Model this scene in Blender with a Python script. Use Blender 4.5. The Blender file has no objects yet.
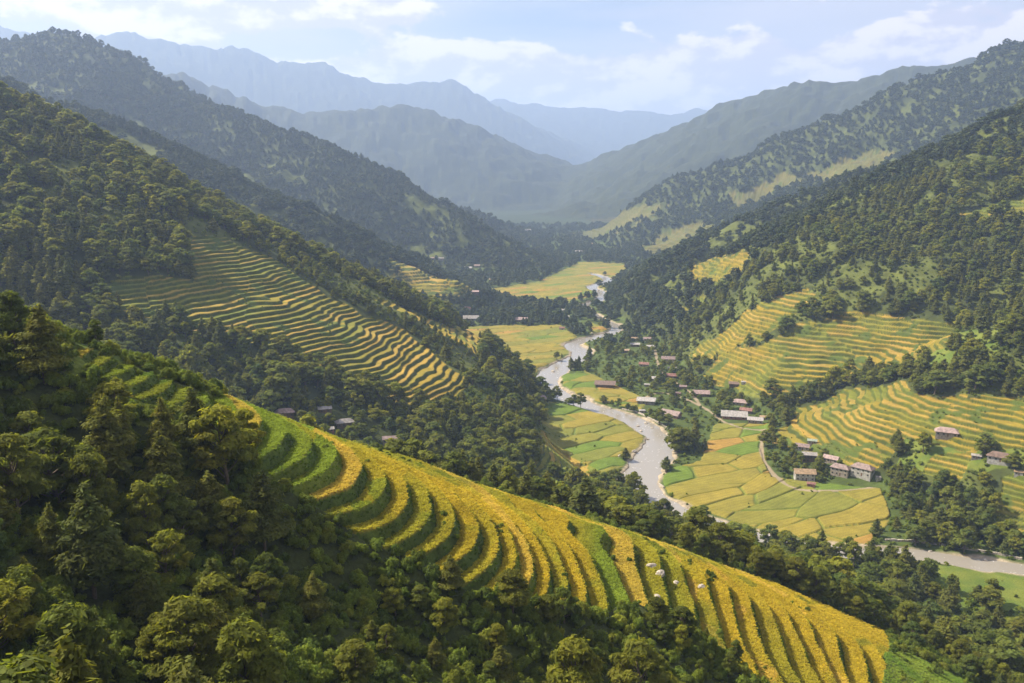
import bpy, math, random
import numpy as np
from mathutils import Vector, Matrix, Euler

# ------------------------------------------------------------------ camera, sky, sun, exposure
SC = bpy.context.scene
COL = SC.collection
F_PX, W_PX, H_PX = 887.0, 1024.0, 683.0
PITCH = math.atan(171.5 / F_PX)
CAM_Z = 200.0
cd = bpy.data.cameras.new('camera'); cam = bpy.data.objects.new('camera', cd); COL.objects.link(cam)
cam.location = (0, 0, CAM_Z); cam.rotation_euler = (math.pi / 2 - PITCH, 0, 0)
cd.sensor_width = 36; cd.lens = 36 * F_PX / W_PX; cd.clip_start = 0.5; cd.clip_end = 60000
SC.camera = cam
SUN_EL = math.radians(45); SUN_AZ = math.radians(-70)      # azimuth from +Y (view direction), negative = to the left
SUN_DIR = Vector((math.sin(SUN_AZ) * math.cos(SUN_EL), math.cos(SUN_AZ) * math.cos(SUN_EL), math.sin(SUN_EL)))
sl = bpy.data.lights.new('sun', 'SUN'); sl.energy = 5.0; sl.angle = math.radians(0.6); sl.color = (1.0, 0.89, 0.70)
so = bpy.data.objects.new('sun', sl); COL.objects.link(so)
so.rotation_euler = SUN_DIR.to_track_quat('Z', 'Y').to_euler()
SC.view_settings.view_transform = 'Standard'; SC.view_settings.look = 'None'
SC.view_settings.exposure = 1.22; SC.view_settings.gamma = 1.0
SC.render.engine = 'CYCLES'
cy = SC.cycles
cy.max_bounces = 5; cy.diffuse_bounces = 3; cy.glossy_bounces = 2; cy.transmission_bounces = 3; cy.volume_bounces = 2
cy.use_denoising = True; cy.sample_clamp_indirect = 4.0
try:
    cy.denoiser = 'OPENIMAGEDENOISE'; cy.denoising_input_passes = 'RGB_ALBEDO_NORMAL'
except Exception:
    pass

def nd(nt, t, **kw):
    n = nt.nodes.new(t)
    for k, v in kw.items():
        if k.startswith('i_'):
            n.inputs[k[2:].replace('_', ' ')].default_value = v
        elif k.startswith('n_'):
            n.inputs[int(k[2:])].default_value = v
        else:
            setattr(n, k, v)
    return n
def math_(nt, op, a, b=None, clamp=False):
    n = nt.nodes.new('ShaderNodeMath'); n.operation = op; n.use_clamp = clamp
    for i, v in enumerate((a, b)):
        if v is None: continue
        if isinstance(v, (int, float)): n.inputs[i].default_value = v
        else: nt.links.new(v, n.inputs[i])
    return n.outputs[0]
def mixc(nt, fac, a, b, mode='MIX'):
    n = nt.nodes.new('ShaderNodeMix'); n.data_type = 'RGBA'; n.blend_type = mode
    for s, v in ((n.inputs[0], fac), (n.inputs[6], a), (n.inputs[7], b)):
        if isinstance(v, (int, float)): s.default_value = v
        elif isinstance(v, tuple): s.default_value = v if len(v) == 4 else (*v, 1)
        else: nt.links.new(v, s)
    return n.outputs[2]
def ramp(nt, v, a, b, smooth=True):
    n = nt.nodes.new('ShaderNodeMapRange'); n.interpolation_type = 'SMOOTHSTEP' if smooth else 'LINEAR'
    n.inputs['From Min'].default_value = a; n.inputs['From Max'].default_value = b
    nt.links.new(v, n.inputs['Value']); return n.outputs['Result']

world = bpy.data.worlds.new('World'); SC.world = world; world.use_nodes = True
wt = world.node_tree; wt.nodes.clear()
sky = nd(wt, 'ShaderNodeTexSky', sky_type='NISHITA', sun_disc=False, sun_elevation=SUN_EL, sun_rotation=SUN_AZ, altitude=1200, air_density=1.0, dust_density=1.5, ozone_density=1.5)
tc = nd(wt, 'ShaderNodeTexCoord'); sep = nd(wt, 'ShaderNodeSeparateXYZ'); wt.links.new(tc.outputs['Generated'], sep.inputs[0])
zc = math_(wt, 'MAXIMUM', sep.outputs[2], 0.0)
# cumulus bank low above the valley
mp = nd(wt, 'ShaderNodeMapping'); mp.inputs['Scale'].default_value = (1.0, 1.0, 2.0); mp.inputs['Location'].default_value = (0.37, 0.1, 0.23)
wt.links.new(tc.outputs['Generated'], mp.inputs[0])
n1 = nd(wt, 'ShaderNodeTexNoise', i_Scale=10.0, i_Detail=8.0, i_Roughness=0.56, i_Distortion=0.1); wt.links.new(mp.outputs[0], n1.inputs[0])
n1b = nd(wt, 'ShaderNodeTexNoise', i_Scale=10.0, i_Detail=8.0, i_Roughness=0.56, i_Distortion=0.1)
mpb = nd(wt, 'ShaderNodeMapping'); mpb.inputs['Scale'].default_value = (1.0, 1.0, 2.0); mpb.inputs['Location'].default_value = (0.37 - .008, 0.1, 0.23 + .022)
wt.links.new(tc.outputs['Generated'], mpb.inputs[0]); wt.links.new(mpb.outputs[0], n1b.inputs[0])
xs = sep.outputs[0]
# height profile of the bank: lifted at the upper left
# band top as function of x
bank_top = math_(wt, 'ADD', 0.118, math_(wt, 'MULTIPLY', ramp(wt, xs, 0.2, 0.55), 0.03))
band = math_(wt, 'SUBTRACT', 1.0, ramp(wt, math_(wt, 'SUBTRACT', zc, bank_top), -0.02, 0.030))
leftm = math_(wt, 'MULTIPLY', math_(wt, 'MULTIPLY', math_(wt, 'SUBTRACT', 1.0, ramp(wt, xs, -0.2, -0.02)), ramp(wt, xs, -0.62, -0.42)), ramp(wt, zc, 0.12, 0.17))
cov = math_(wt, 'ADD', math_(wt, 'MULTIPLY', band, 0.36), math_(wt, 'MULTIPLY', leftm, 0.40))
dens = ramp(wt, math_(wt, 'ADD', n1.outputs[0], cov), 0.60, 0.67)
dens = math_(wt, 'MAXIMUM', dens, math_(wt, 'MULTIPLY', math_(wt, 'SUBTRACT', 1.0, ramp(wt, zc, 0.05, 0.13)), .55))
densb = ramp(wt, math_(wt, 'ADD', n1b.outputs[0], cov), 0.62, 0.80)
shade = math_(wt, 'SUBTRACT', 1.0, ramp(wt, math_(wt, 'SUBTRACT', n1.outputs[0], n1b.outputs[0]), -0.05, 0.06))
ccol = mixc(wt, shade, (12.6, 10.9, 9.8), (7.4, 6.6, 6.9))
# thin high veil
mpv = nd(wt, 'ShaderNodeMapping'); mpv.inputs['Scale'].default_value = (1.0, 1.0, 7.0); wt.links.new(tc.outputs['Generated'], mpv.inputs[0])
nv = nd(wt, 'ShaderNodeTexNoise', i_Scale=2.6, i_Detail=5.0, i_Roughness=0.5); wt.links.new(mpv.outputs[0], nv.inputs[0])
veil = math_(wt, 'MULTIPLY', ramp(wt, nv.outputs[0], 0.2, 0.6), 0.85)
c1 = mixc(wt, veil, sky.outputs[0], (7.0, 6.7, 7.2))
c2 = mixc(wt, math_(wt, 'MULTIPLY', dens, 0.85), c1, ccol)
bg = nd(wt, 'ShaderNodeBackground', i_Strength=0.050); wt.links.new(c2, bg.inputs[0])
wo = nd(wt, 'ShaderNodeOutputWorld'); wt.links.new(bg.outputs[0], wo.inputs[0])

# ------------------------------------------------------------------ numeric helpers
CP, SP = math.cos(PITCH), math.sin(PITCH)
def P(px, py, Y):
    """world point standing Y metres up the valley on the sight line through a photo pixel"""
    xc = (px - 512) / F_PX; yc = (341.5 - py) / F_PX
    t = Y / (CP + yc * SP)
    return (xc * t, Y, CAM_Z + t * (yc * CP - SP))
def Pz(px, py, z=0.0):
    xc = (px - 512) / F_PX; yc = (341.5 - py) / F_PX
    t = (z - CAM_Z) / (yc * CP - SP)
    return (xc * t, t * (CP + yc * SP))
def proj(x, y, z):
    dz = z - CAM_Z
    f = y * CP - dz * SP; u = y * SP + dz * CP
    f = np.maximum(f, 1e-3)
    return 512 + F_PX * x / f, 341.5 - F_PX * u / f
def hsh(ix, iy, seed):
    h = (ix.astype(np.int64) * 374761393 + iy.astype(np.int64) * 668265263 + seed * 1274126177) & 0xffffffff
    h = ((h ^ (h >> 13)) * 1274126177) & 0xffffffff
    h = ((h ^ (h >> 16)) * 2246822519) & 0xffffffff
    return ((h ^ (h >> 15)) & 0xffffff).astype(np.float32) / 16777216.0
def vnoise(x, y, seed=0):
    ix = np.floor(x); iy = np.floor(y); fx = (x - ix).astype(np.float32); fy = (y - iy).astype(np.float32)
    fx = fx * fx * fx * (fx * (fx * 6 - 15) + 10); fy = fy * fy * fy * (fy * (fy * 6 - 15) + 10)
    ix = ix.astype(np.int64); iy = iy.astype(np.int64)
    a = hsh(ix, iy, seed); b = hsh(ix + 1, iy, seed); c = hsh(ix, iy + 1, seed); d = hsh(ix + 1, iy + 1, seed)
    return (a + (b - a) * fx + (c - a) * fy + (a - b - c + d) * fx * fy) * 2 - 1
def fbm(x, y, lam, octs=3, seed=0, gain=.5):
    s = 0; a = 1; t = 0
    for i in range(octs):
        f = 2 ** i / lam
        s = s + a * vnoise(x * f + 17.3 * i + seed * 3.1, y * f - 9.7 * i, seed + i); t += a; a *= gain
    return s / t
def sstep(v, a, b):
    t = np.clip((v - a) / (b - a), 0, 1); return t * t * (3 - 2 * t)
def inpoly(px, py, poly):
    r = np.zeros(px.shape, bool); n = len(poly); j = n - 1
    for i in range(n):
        xi, yi = poly[i]; xj, yj = poly[j]
        if yi != yj:
            c = ((yi > py) != (yj > py)) & (px < (xj - xi) * (py - yi) / (yj - yi) + xi)
            r ^= c
        j = i
    return r
def polydist(x, y, pts):
    """distance to a polyline, and the parameter along it"""
    best = np.full(x.shape, 1e9, np.float32); par = np.zeros(x.shape, np.float32)
    for i in range(len(pts) - 1):
        ax, ay = pts[i][:2]; bx, by = pts[i + 1][:2]
        dx, dy = bx - ax, by - ay; L = dx * dx + dy * dy + 1e-9
        t = np.clip(((x - ax) * dx + (y - ay) * dy) / L, 0, 1)
        d = np.hypot(x - ax - t * dx, y - ay - t * dy)
        m = d < best; best = np.where(m, d, best); par = np.where(m, i + t, par)
    return best, par
def smooth_line(pts, n=6):
    pts = [np.array(p, float) for p in pts]; out = []
    for i in range(len(pts) - 1):
        p0 = pts[max(i - 1, 0)]; p1 = pts[i]; p2 = pts[i + 1]; p3 = pts[min(i + 2, len(pts) - 1)]
        for k in range(n):
            t = k / n
            out.append(.5 * ((2 * p1) + (-p0 + p2) * t + (2 * p0 - 5 * p1 + 4 * p2 - p3) * t * t + (-p0 + 3 * p1 - 3 * p2 + p3) * t ** 3))
    out.append(pts[-1]); return out

# ------------------------------------------------------------------ the lie of the land: ridge crests (sight line x distance), slopes either side
T = 8.0   # the photo's skyline is the tree tops: crest lies this much lower
def RP(lst, drop=T):
    return [(*P(px, py, Y)[:2], P(px, py, Y)[2] - drop) for px, py, Y in lst]
RIDGES = [
 # name, points, slope on the camera's side, slope on the far side, crest rounding, gully wavelength, gully amount
 ('A', [(-190, 20, 232), (-150, 75, 208)] + RP([(-60, 275, 140), (0, 322, 158), (100, 374, 180)], 5) + RP([(205, 416, 203), (300, 434, 212), (400, 465, 211)], 3), .62, .55, 4, 45, .08),
 ('A1', RP([(380, 459, 212), (400, 465, 211), (500, 497, 206), (590, 530, 200), (630, 550, 199)], 2), .62, .55, 4, 45, .08),
 ('A2', RP([(560, 520, 200), (590, 532, 200), (650, 562, 201), (750, 598, 208), (870, 648, 221), (960, 692, 232), (1060, 745, 240)], 2), .48, .50, 5, 45, .08),
 ('N', [(-140, -20, 226), (-60, -30, 205), (0, -22, 187), (60, -30, 172), (140, -30, 130), (220, -20, 80)], .62, .62, 8, 40, .1),
 ('B', RP([(-260, -30, 760), (-100, 45, 750), (0, 105, 740), (60, 125, 735), (100, 158, 725), (150, 190, 715), (200, 228, 705)]) + RP([(300, 286, 695), (400, 338, 690), (462, 383, 690)], 3) + RP([(525, 398, 700)], 8), .55, .60, 14, 110, .16),
 ('B2', RP([(250, 258, 840), (290, 274, 850), (400, 316, 860), (480, 346, 860)], -9), .55, .55, 12, 60, .1),
 ('C', RP([(-160, 20, 1440), (-50, 66, 1440), (60, 98, 1430), (150, 132, 1420), (250, 182, 1400), (300, 203, 1380)]) + RP([(385, 252, 1330), (440, 275, 1290), (490, 296, 1230)], 5) + RP([(560, 316, 1160), (585, 326, 1140)]), .60, .60, 14, 150, .2),
 ('D', RP([(-160, -20, 2600), (-80, 10, 2560), (0, 36, 2520), (60, 28, 2480), (105, 47, 2440), (150, 88, 2400), (190, 93, 2360), (235, 110, 2300), (290, 130, 2230), (350, 152, 2140), (400, 178, 2060), (450, 206, 1980), (500, 236, 1890), (560, 270, 1790)]), .62, .6, 22, 230, .25),
 ('E', RP([(-100, 20, 8268), (0, 25, 8424), (70, 42, 8580), (125, 32, 8736), (170, 40, 8892), (215, 48, 9048), (240, 47, 9204), (265, 57, 9282), (320, 62, 9516), (345, 75, 9594), (375, 82, 9750), (410, 83, 9906), (450, 80, 10062), (470, 95, 10218), (500, 110, 10452), (530, 126, 10686), (560, 136, 10920), (590, 150, 11232), (615, 160, 11544)], 0), .62, .5, 40, 500, .25),
 ('E2', RP([(180, 70, 5124), (250, 100, 5246), (300, 112, 5307), (350, 110, 5368), (415, 106, 5490), (450, 115, 5551), (480, 131, 5612), (520, 160, 5734), (550, 190, 5856), (565, 210, 5978)], 0), .6, .5, 30, 350, .3),
 ('E3', RP([(330, 190, 2500), (400, 196, 2560), (460, 212, 2600), (520, 232, 2650)], 0), .5, .4, 30, 300, .2),
 ('G', RP([(1150, 30, 3960), (1024, 50, 4080), (945, 63, 4200), (920, 66, 4260), (870, 77, 4380), (830, 81, 4440), (805, 80, 4560), (790, 86, 4620), (740, 100, 4800), (700, 116, 5040), (680, 127, 5160), (640, 141, 5400), (605, 165, 5640), (560, 190, 5640), (530, 208, 5280)], 0), .55, .55, 40, 420, .3),
 ('G2', RP([(760, 130, 4024), (700, 160, 3909), (640, 185, 3852), (580, 205, 3909), (530, 218, 3967)], 0), .5, .5, 30, 260, .2),
 ('H', RP([(1200, -20, 2300), (1100, 8, 2350), (1024, 40, 2400), (970, 62, 2430), (925, 74, 2470), (870, 100, 2500), (830, 114, 2520), (790, 132, 2550), (750, 151, 2580), (700, 170, 2620), (650, 193, 2680), (600, 216, 2780), (560, 230, 2850)], 6), .58, .6, 30, 260, .25),
 ('H2', RP([(900, 150, 2200), (850, 165, 2150), (780, 195, 2120), (720, 218, 2100), (660, 240, 2080), (620, 256, 2080)], 6), .45, .5, 25, 160, .2),
 ('I', RP([(1100, 90, 1500), (1000, 122, 1480), (920, 155, 1450), (860, 169, 1420), (800, 190, 1390), (750, 214, 1360), (700, 238, 1330), (650, 262, 1310), (610, 286, 1300)], 9), .62, .6, 16, 140, .2),
 ('J', RP([(1200, 20, 1080), (1100, 70, 1070), (1024, 108, 1060), (992, 124, 1060), (962, 136, 1055), (937, 154, 1050), (902, 172, 1045), (862, 191, 1040), (808, 224, 1030), (774, 245, 1025), (730, 275, 1020), (700, 300, 1010), (650, 334, 1010)], 8), .55, .6, 12, 120, .16),
 ('K', RP([(1250, 200, 640), (1100, 275, 640), (1024, 322, 640), (980, 345, 645), (930, 370, 650)], 7) + RP([(885, 388, 650), (830, 412, 655), (785, 432, 660)], 1), .50, .55, 8, 80, .12),
 ('L', RP([(440, 405, 610), (500, 425, 600), (545, 440, 590)], 3), .35, .35, 10, 60, .1),
 ('F', RP([(380, 115, 12750), (500, 100, 13200), (520, 103, 13200), (560, 107, 13500), (600, 109, 13500), (640, 111, 13500), (670, 116, 13500), (700, 109, 13800), (800, 120, 13800)], 0), .4, .4, 100, 900, .3),
]
FLOOR_PX = [(492, 214), (540, 236), (566, 270), (520, 282), (490, 292), (500, 306), (470, 318), (425, 328), (440, 346), (500, 364), (528, 380), (548, 400), (548, 425), (560, 452), (585, 480), (625, 505), (680, 560), (800, 610), (1024, 690), (1200, 730),
            (1200, 570), (1024, 542), (890, 505), (880, 488), (800, 476), (768, 462), (758, 440), (768, 420), (735, 398), (690, 380), (668, 352), (640, 334), (614, 318), (605, 300), (612, 282), (640, 262), (600, 238), (540, 218)]
FLOOR = [Pz(*p) for p in FLOOR_PX]
def gnoise1(s, lam, seed):
    return vnoise(s / lam, np.zeros_like(s) + seed * 7.7, seed) * .7 + vnoise(s / lam * 2.3, np.zeros_like(s) + seed * 3.3, seed + 50) * .3
def base_height(x, y):
    x = x.astype(np.float32); y = y.astype(np.float32)
    dist = np.hypot(x, y)
    k = 2.0 + dist * .0035
    wamp = np.clip(dist * .012, 1.5, 50)
    lamw = 1
    wx = x + wamp * fbm(x, y, 60, 2, 3) * sstep(dist, 100, 400) ; wy = y + wamp * fbm(x, y, 60, 2, 9) * sstep(dist, 100, 400)
    vals = []
    own = np.zeros(x.shape, np.int16); best = np.full(x.shape, -1e9, np.float32)
    QC = {'A': .003, 'A1': .002, 'A2': .001}
    for ri, (name, pts, sn, sf, rnd, lam, ga) in enumerate(RIDGES):
        v = np.full(x.shape, -1e9, np.float32); s0 = 0.0
        for i in range(len(pts) - 1):
            ax, ay, az = pts[i]; bx, by, bz = pts[i + 1]
            dx, dy = bx - ax, by - ay; L = math.hypot(dx, dy)
            tr = ((wx - ax) * dx + (wy - ay) * dy) / (L * L)
            t = np.clip(tr, 0, 1)
            ex = wx - ax - t * dx; ey = wy - ay - t * dy
            d = np.sqrt(ex * ex + ey * ey)
            # camera's side = smaller y side
            side = -ey / (d + 4.0)
            sl_ = sf + (sn - sf) * sstep(side, -.5, .5)
            s = s0 + t * L
            g = 1 + ga * gnoise1(s + .15 * d, lam, ri + 11) * sstep(d, rnd, rnd * 4)
            vv = az + (bz - az) * t - sl_ * g * (np.sqrt(d * d + rnd * rnd) - rnd)
            if name in QC: vv = vv - QC[name] * np.minimum(d, 60) ** 2 * sstep(side, -.2, .4)
            v = np.maximum(v, vv); s0 += L
        vals.append(v)
        m = v > best; best = np.where(m, v, best); own = np.where(m, ri, own)
    fl = np.zeros_like(best)
    m = np.maximum(best, fl); own = np.where(best < 1.0, -1, own)
    acc = np.exp((fl - m) / k)
    for v in vals: acc += np.exp(np.clip((v - m) / k, -30, 0))
    h = m + k * np.log(acc) - k * math.log(1.0) * 0
    # the flat valley bottom: slopes start at its edge
    df, _ = polydist(x, y, FLOOR + FLOOR[:1])
    ins = inpoly(x, y, FLOOR)
    df = np.where(ins, 0, df)
    cap = df * .95 + df * df * .0012 * 0
    kk = 2.5
    hh = -kk * np.logaddexp(-h / kk, -cap / kk) + kk * .69 * np.exp(-df / 10)
    h = np.where(y < 250, h, hh)
    # natural unevenness away from the valley floor
    up = sstep(h, 4, 30)
    h = h + up * (fbm(x, y, 38, 3, 21) * np.clip(dist * .006, .6, 6)) + up * sstep(dist, 900, 2500) * fbm(x, y, 260, 3, 22) * 16
    return h, own

# ------------------------------------------------------------------ river
RIVER_PX = [(592, 273.5, 5), (603.6, 277, 9), (608, 281.5, 9), (592, 287, 9), (601.6, 292, 9), (601, 299, 9), (584, 306, 12), (594, 314, 12), (605.5, 320.5, 12), (617, 326, 13), (611, 333, 13), (592, 338, 16), (572, 345, 22), (583, 353, 24),
            (566, 364, 30), (550, 374, 34), (547, 387, 34), (566, 397, 32), (592, 407, 30), (617, 414, 30), (640, 424, 28), (657, 436, 28), (657, 452, 34), (645, 468, 36), (640, 483, 36), (655, 498, 26), (680, 512, 22),
            (715, 524, 20), (760, 537, 20), (820, 549, 20), (868, 553, 20), (915, 554, 22), (965, 561, 22), (1024, 569, 23), (1120, 585, 24), (1250, 600, 24)]
rv = smooth_line([(*Pz(a, b), 0) for a, b, w in RIVER_PX], 6)
RIV = [(p[0], p[1]) for p in rv]
# half widths in metres: from the width in the photo measured across the stream
HW = [5, 7, 8, 8, 7, 7, 6, 5, 5, 6, 7, 8, 10, 11, 12, 12.5, 11.5, 10.5, 9.5, 9, 9, 9, 10.5, 12, 11, 8.5, 7, 6.5, 6.5, 6.5, 6.5, 7, 7, 7, 7, 7]
HWs = np.array([p[0] for p in smooth_line([(w, 0) for w in HW], 6)])
def river_d(x, y):
    d, par = polydist(x, y, RIV)
    hw = np.interp(par, np.arange(len(HWs)), HWs)
    hw = hw * (1 + .22 * vnoise(x / 17, y / 17, 71) + .1 * vnoise(x / 6, y / 6, 72))
    return d - hw

# ------------------------------------------------------------------ land cover outlined on the map (corner sight lines, nearest and farthest distance)
STEP_AREAS = [  # outline, ymin, ymax, riser height, tag
 ([(190, 392), (300, 405), (420, 440), (520, 478), (610, 505), (700, 545), (800, 575), (890, 628), (880, 700), (800, 720), (735, 662), (700, 632), (640, 606), (590, 612), (520, 606), (470, 592), (420, 560), (370, 545), (320, 508), (262, 478), (225, 452), (196, 425)], 120, 250, 2.25, 'A'),
 ([(60, 340), (120, 362), (205, 396), (205, 420), (160, 412), (110, 385)], 120, 200, 1.6, 'A0'),
 ([(185, 236), (222, 236), (300, 278), (400, 330), (470, 380), (458, 408), (400, 404), (345, 384), (290, 352), (230, 335), (120, 312), (85, 288), (130, 277), (195, 278)], 480, 705, 2.4, 'B'),
 ([(270, 262), (400, 306), (485, 338), (480, 372), (400, 352), (280, 300)], 706, 900, 3.2, 'B2'),
 ([(385, 246), (430, 256), (490, 292), (452, 298), (392, 288)], 900, 1335, 4.0, 'C'),
 ([(695, 378), (730, 352), (800, 325), (850, 308), (950, 325), (962, 350), (900, 368), (830, 385), (790, 398), (715, 388)], 560, 900, 3.2, 'J'),
 ([(688, 362), (700, 340), (760, 305), (812, 288), (815, 304), (760, 335), (720, 358)], 700, 1000, 3.0, 'J2'),
 ([(940, 212), (990, 190), (1040, 178), (1040, 216), (960, 218)], 600, 900, 3.0, 'J3'),
 ([(680, 308), (706, 294), (708, 302), (684, 318)], 800, 1100, 3.0, 'J4'),
 ([(690, 262), (745, 250), (735, 272), (685, 292)], 1000, 1300, 4.0, 'I'),
 ([(760, 442), (800, 412), (850, 393), (895, 382), (935, 398), (1040, 392), (1040, 452), (960, 452), (905, 440), (870, 470), (800, 452)], 480, 700, 2.7, 'K'),
 ([(930, 455), (975, 452), (960, 482), (920, 475)], 480, 700, 2.2, 'K2'),
 ([(1000, 480), (1040, 470), (1040, 545), (1005, 540)], 400, 700, 2.2, 'K3'),
 ([(528, 432), (560, 432), (600, 452), (603, 478), (575, 492), (548, 480)], 480, 680, 1.6, 'L'),
 ([(800, 178), (835, 160), (890, 150), (895, 158), (840, 184)], 1500, 3000, 7, 'H'), ([(725, 196), (790, 170), (800, 182), (740, 206)], 1500, 3000, 7, 'H'),
 ([(560, 236), (640, 204), (668, 206), (600, 240)], 1700, 3600, 7, 'H'), ([(640, 248), (700, 222), (715, 228), (660, 256)], 1500, 3000, 6, 'H'),
]
FIELD_AREAS = [
 [(425, 328), (560, 325), (588, 345), (575, 352), (540, 362), (500, 352), (440, 345)],
 [(485, 290), (540, 282), (580, 262), (628, 264), (622, 276), (596, 296), (560, 306), (510, 300)],
 [(470, 346), (560, 352), (560, 372), (540, 376), (500, 362)],
 [(520, 372), (548, 366), (538, 382)],
 [(548, 402), (600, 411), (660, 432), (662, 446), (640, 470), (620, 492), (596, 470), (560, 452), (538, 430)],
 [(560, 376), (584, 371), (620, 388), (650, 402), (640, 410), (600, 402), (568, 392)],
 [(715, 425), (775, 424), (758, 446), (770, 478), (880, 490), (892, 520), (868, 546), (800, 546), (700, 518), (655, 488), (670, 470), (700, 462)],
 [(740, 372), (780, 385), (770, 402), (740, 395)],
 [(590, 322), (614, 332), (590, 336)],
]
LAWN = [([(870, 625), (900, 650), (990, 690), (1010, 740), (780, 740), (860, 680)], 150, 300), ([(0, 296), (110, 350), (190, 396), (196, 440), (120, 420), (60, 370), (0, 330)], 100, 200),
        ([(430, 380), (540, 400), (560, 470), (500, 465), (420, 420)], 560, 690), ([(900, 560), (1040, 575), (1040, 640), (960, 610)], 300, 560), ([(925, 562), (1040, 576), (1040, 612), (985, 602), (935, 585)], 301, 560),
        ([(760, 470), (900, 470), (890, 400), (960, 400), (1040, 440), (1040, 470), (960, 470)], 450, 680),
        ([(860, 330), (1000, 330), (1000, 370), (880, 372)], 540, 760)]

# ------------------------------------------------------------------ terrain grid: columns fan out from the view point, rows closer together where the land is near
u_in = np.linspace(-0.625, 0.625, 1250)
u_out = 0.625 + (np.linspace(0, 1, 34)[1:] ** 1.6) * 1.0
U = np.concatenate([-u_out[::-1], u_in, u_out])
def seg(a, b, d): return np.arange(a, b, d)
rows = [seg(6, 60, .9), seg(60, 135, .45), seg(135, 245, .27), seg(245, 480, 1.1), seg(480, 760, .62), seg(760, 1010, 1.1), seg(1010, 1350, 2.2), seg(1350, 2100, 3.2)]
g = [2100.0]
while g[-1] < 17500: g.append(g[-1] * 1.0036)
YR = np.concatenate(rows + [np.array(g)])
NR, NC = len(YR), len(U)
ci = np.arange(0, NC, 4); ci = np.append(ci, NC - 1) if ci[-1] != NC - 1 else ci
ri_ = np.arange(0, NR, 4); ri_ = np.append(ri_, NR - 1) if ri_[-1] != NR - 1 else ri_
YC, UC = np.meshgrid(YR[ri_], U[ci], indexing='ij')
hC, oC = base_height(UC * YC, YC)
def up(a):
    t = np.empty((len(ri_), NC), np.float32)
    for i in range(len(ri_)): t[i] = np.interp(np.arange(NC), ci, a[i])
    idx = np.searchsorted(ri_, np.arange(NR), side='right') - 1; idx = np.clip(idx, 0, len(ri_) - 2)
    f = ((np.arange(NR) - ri_[idx]) / (ri_[idx + 1] - ri_[idx])).astype(np.float32)[:, None]
    return t[idx] * (1 - f) + t[idx + 1] * f
Hb = up(hC)
Y2, U2 = np.meshgrid(YR.astype(np.float32), U.astype(np.float32), indexing='ij')
X2 = U2 * Y2
PX, PY = proj(X2, Y2, Hb)

def lerp3(a, b, t): return a + (b - a) * t[:, None]
C = np.zeros((NR, NC, 3), np.float32)
HT = Hb.copy()
open_mask = np.zeros((NR, NC), bool)       # no forest here
GRASS = np.array([.085, .125, .022]); FOREST = np.array([.050, .062, .018]); GOLD = np.array([.30, .205, .023]); LIME = np.array([.14, .165, .024]); BUND = np.array([.07, .10, .018]); GRAVEL = np.array([.30, .25, .19]); OCHRE = np.array([.42, .26, .06])
n60 = fbm(X2, Y2, 55, 3, 31); n9 = fbm(X2, Y2, 7, 2, 33)
clear = sstep(n60 + .25 * n9 + .10 * sstep(PX, 640, 760), .2, .46) * sstep(Hb, 6, 14) * (1 - sstep(Y2, 1500, 2600) * .6)
C[:] = FOREST + (np.array([.085, .10, .024]) - FOREST) * clear[..., None]
C *= (1 + .35 * n9[..., None])
# valley floor away from the fields: scrubby green
fl = (1 - sstep(Hb, 3, 9))[..., None]
C[:] = C * (1 - fl) + fl * (np.array([.06, .085, .02]) * (1 + .3 * n9[..., None]))
clear_mask = clear > .55
for poly, y0, y1 in LAWN:
    m = (Y2 > y0) & (Y2 < y1); sel = np.nonzero(m & inpoly(PX + 6 * n9, PY + 4 * n9, poly))
    v = sstep(fbm(X2[sel], Y2[sel], 9, 3, 41), -.5, .5)
    C[sel] = lerp3(GRASS[None], np.array([.13, .155, .028])[None], v)
    clear_mask[sel] = fbm(X2[sel], Y2[sel], 16, 2, 43) > -.25
    if poly[0] in ((870, 625), (925, 562)): open_mask[sel] = True
area_id = np.zeros((NR, NC), np.int8)
RICE = np.zeros((NR, NC), np.float32)
ejf = np.where(Y2 < 260, .35, 1.0).astype(np.float32)
EJX = 11 * ejf * fbm(X2, Y2, 28, 2, 35); EJY = 6 * ejf * fbm(X2, Y2, 28, 2, 36)
wobx = fbm(X2, Y2, 30, 3, 51)
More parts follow.
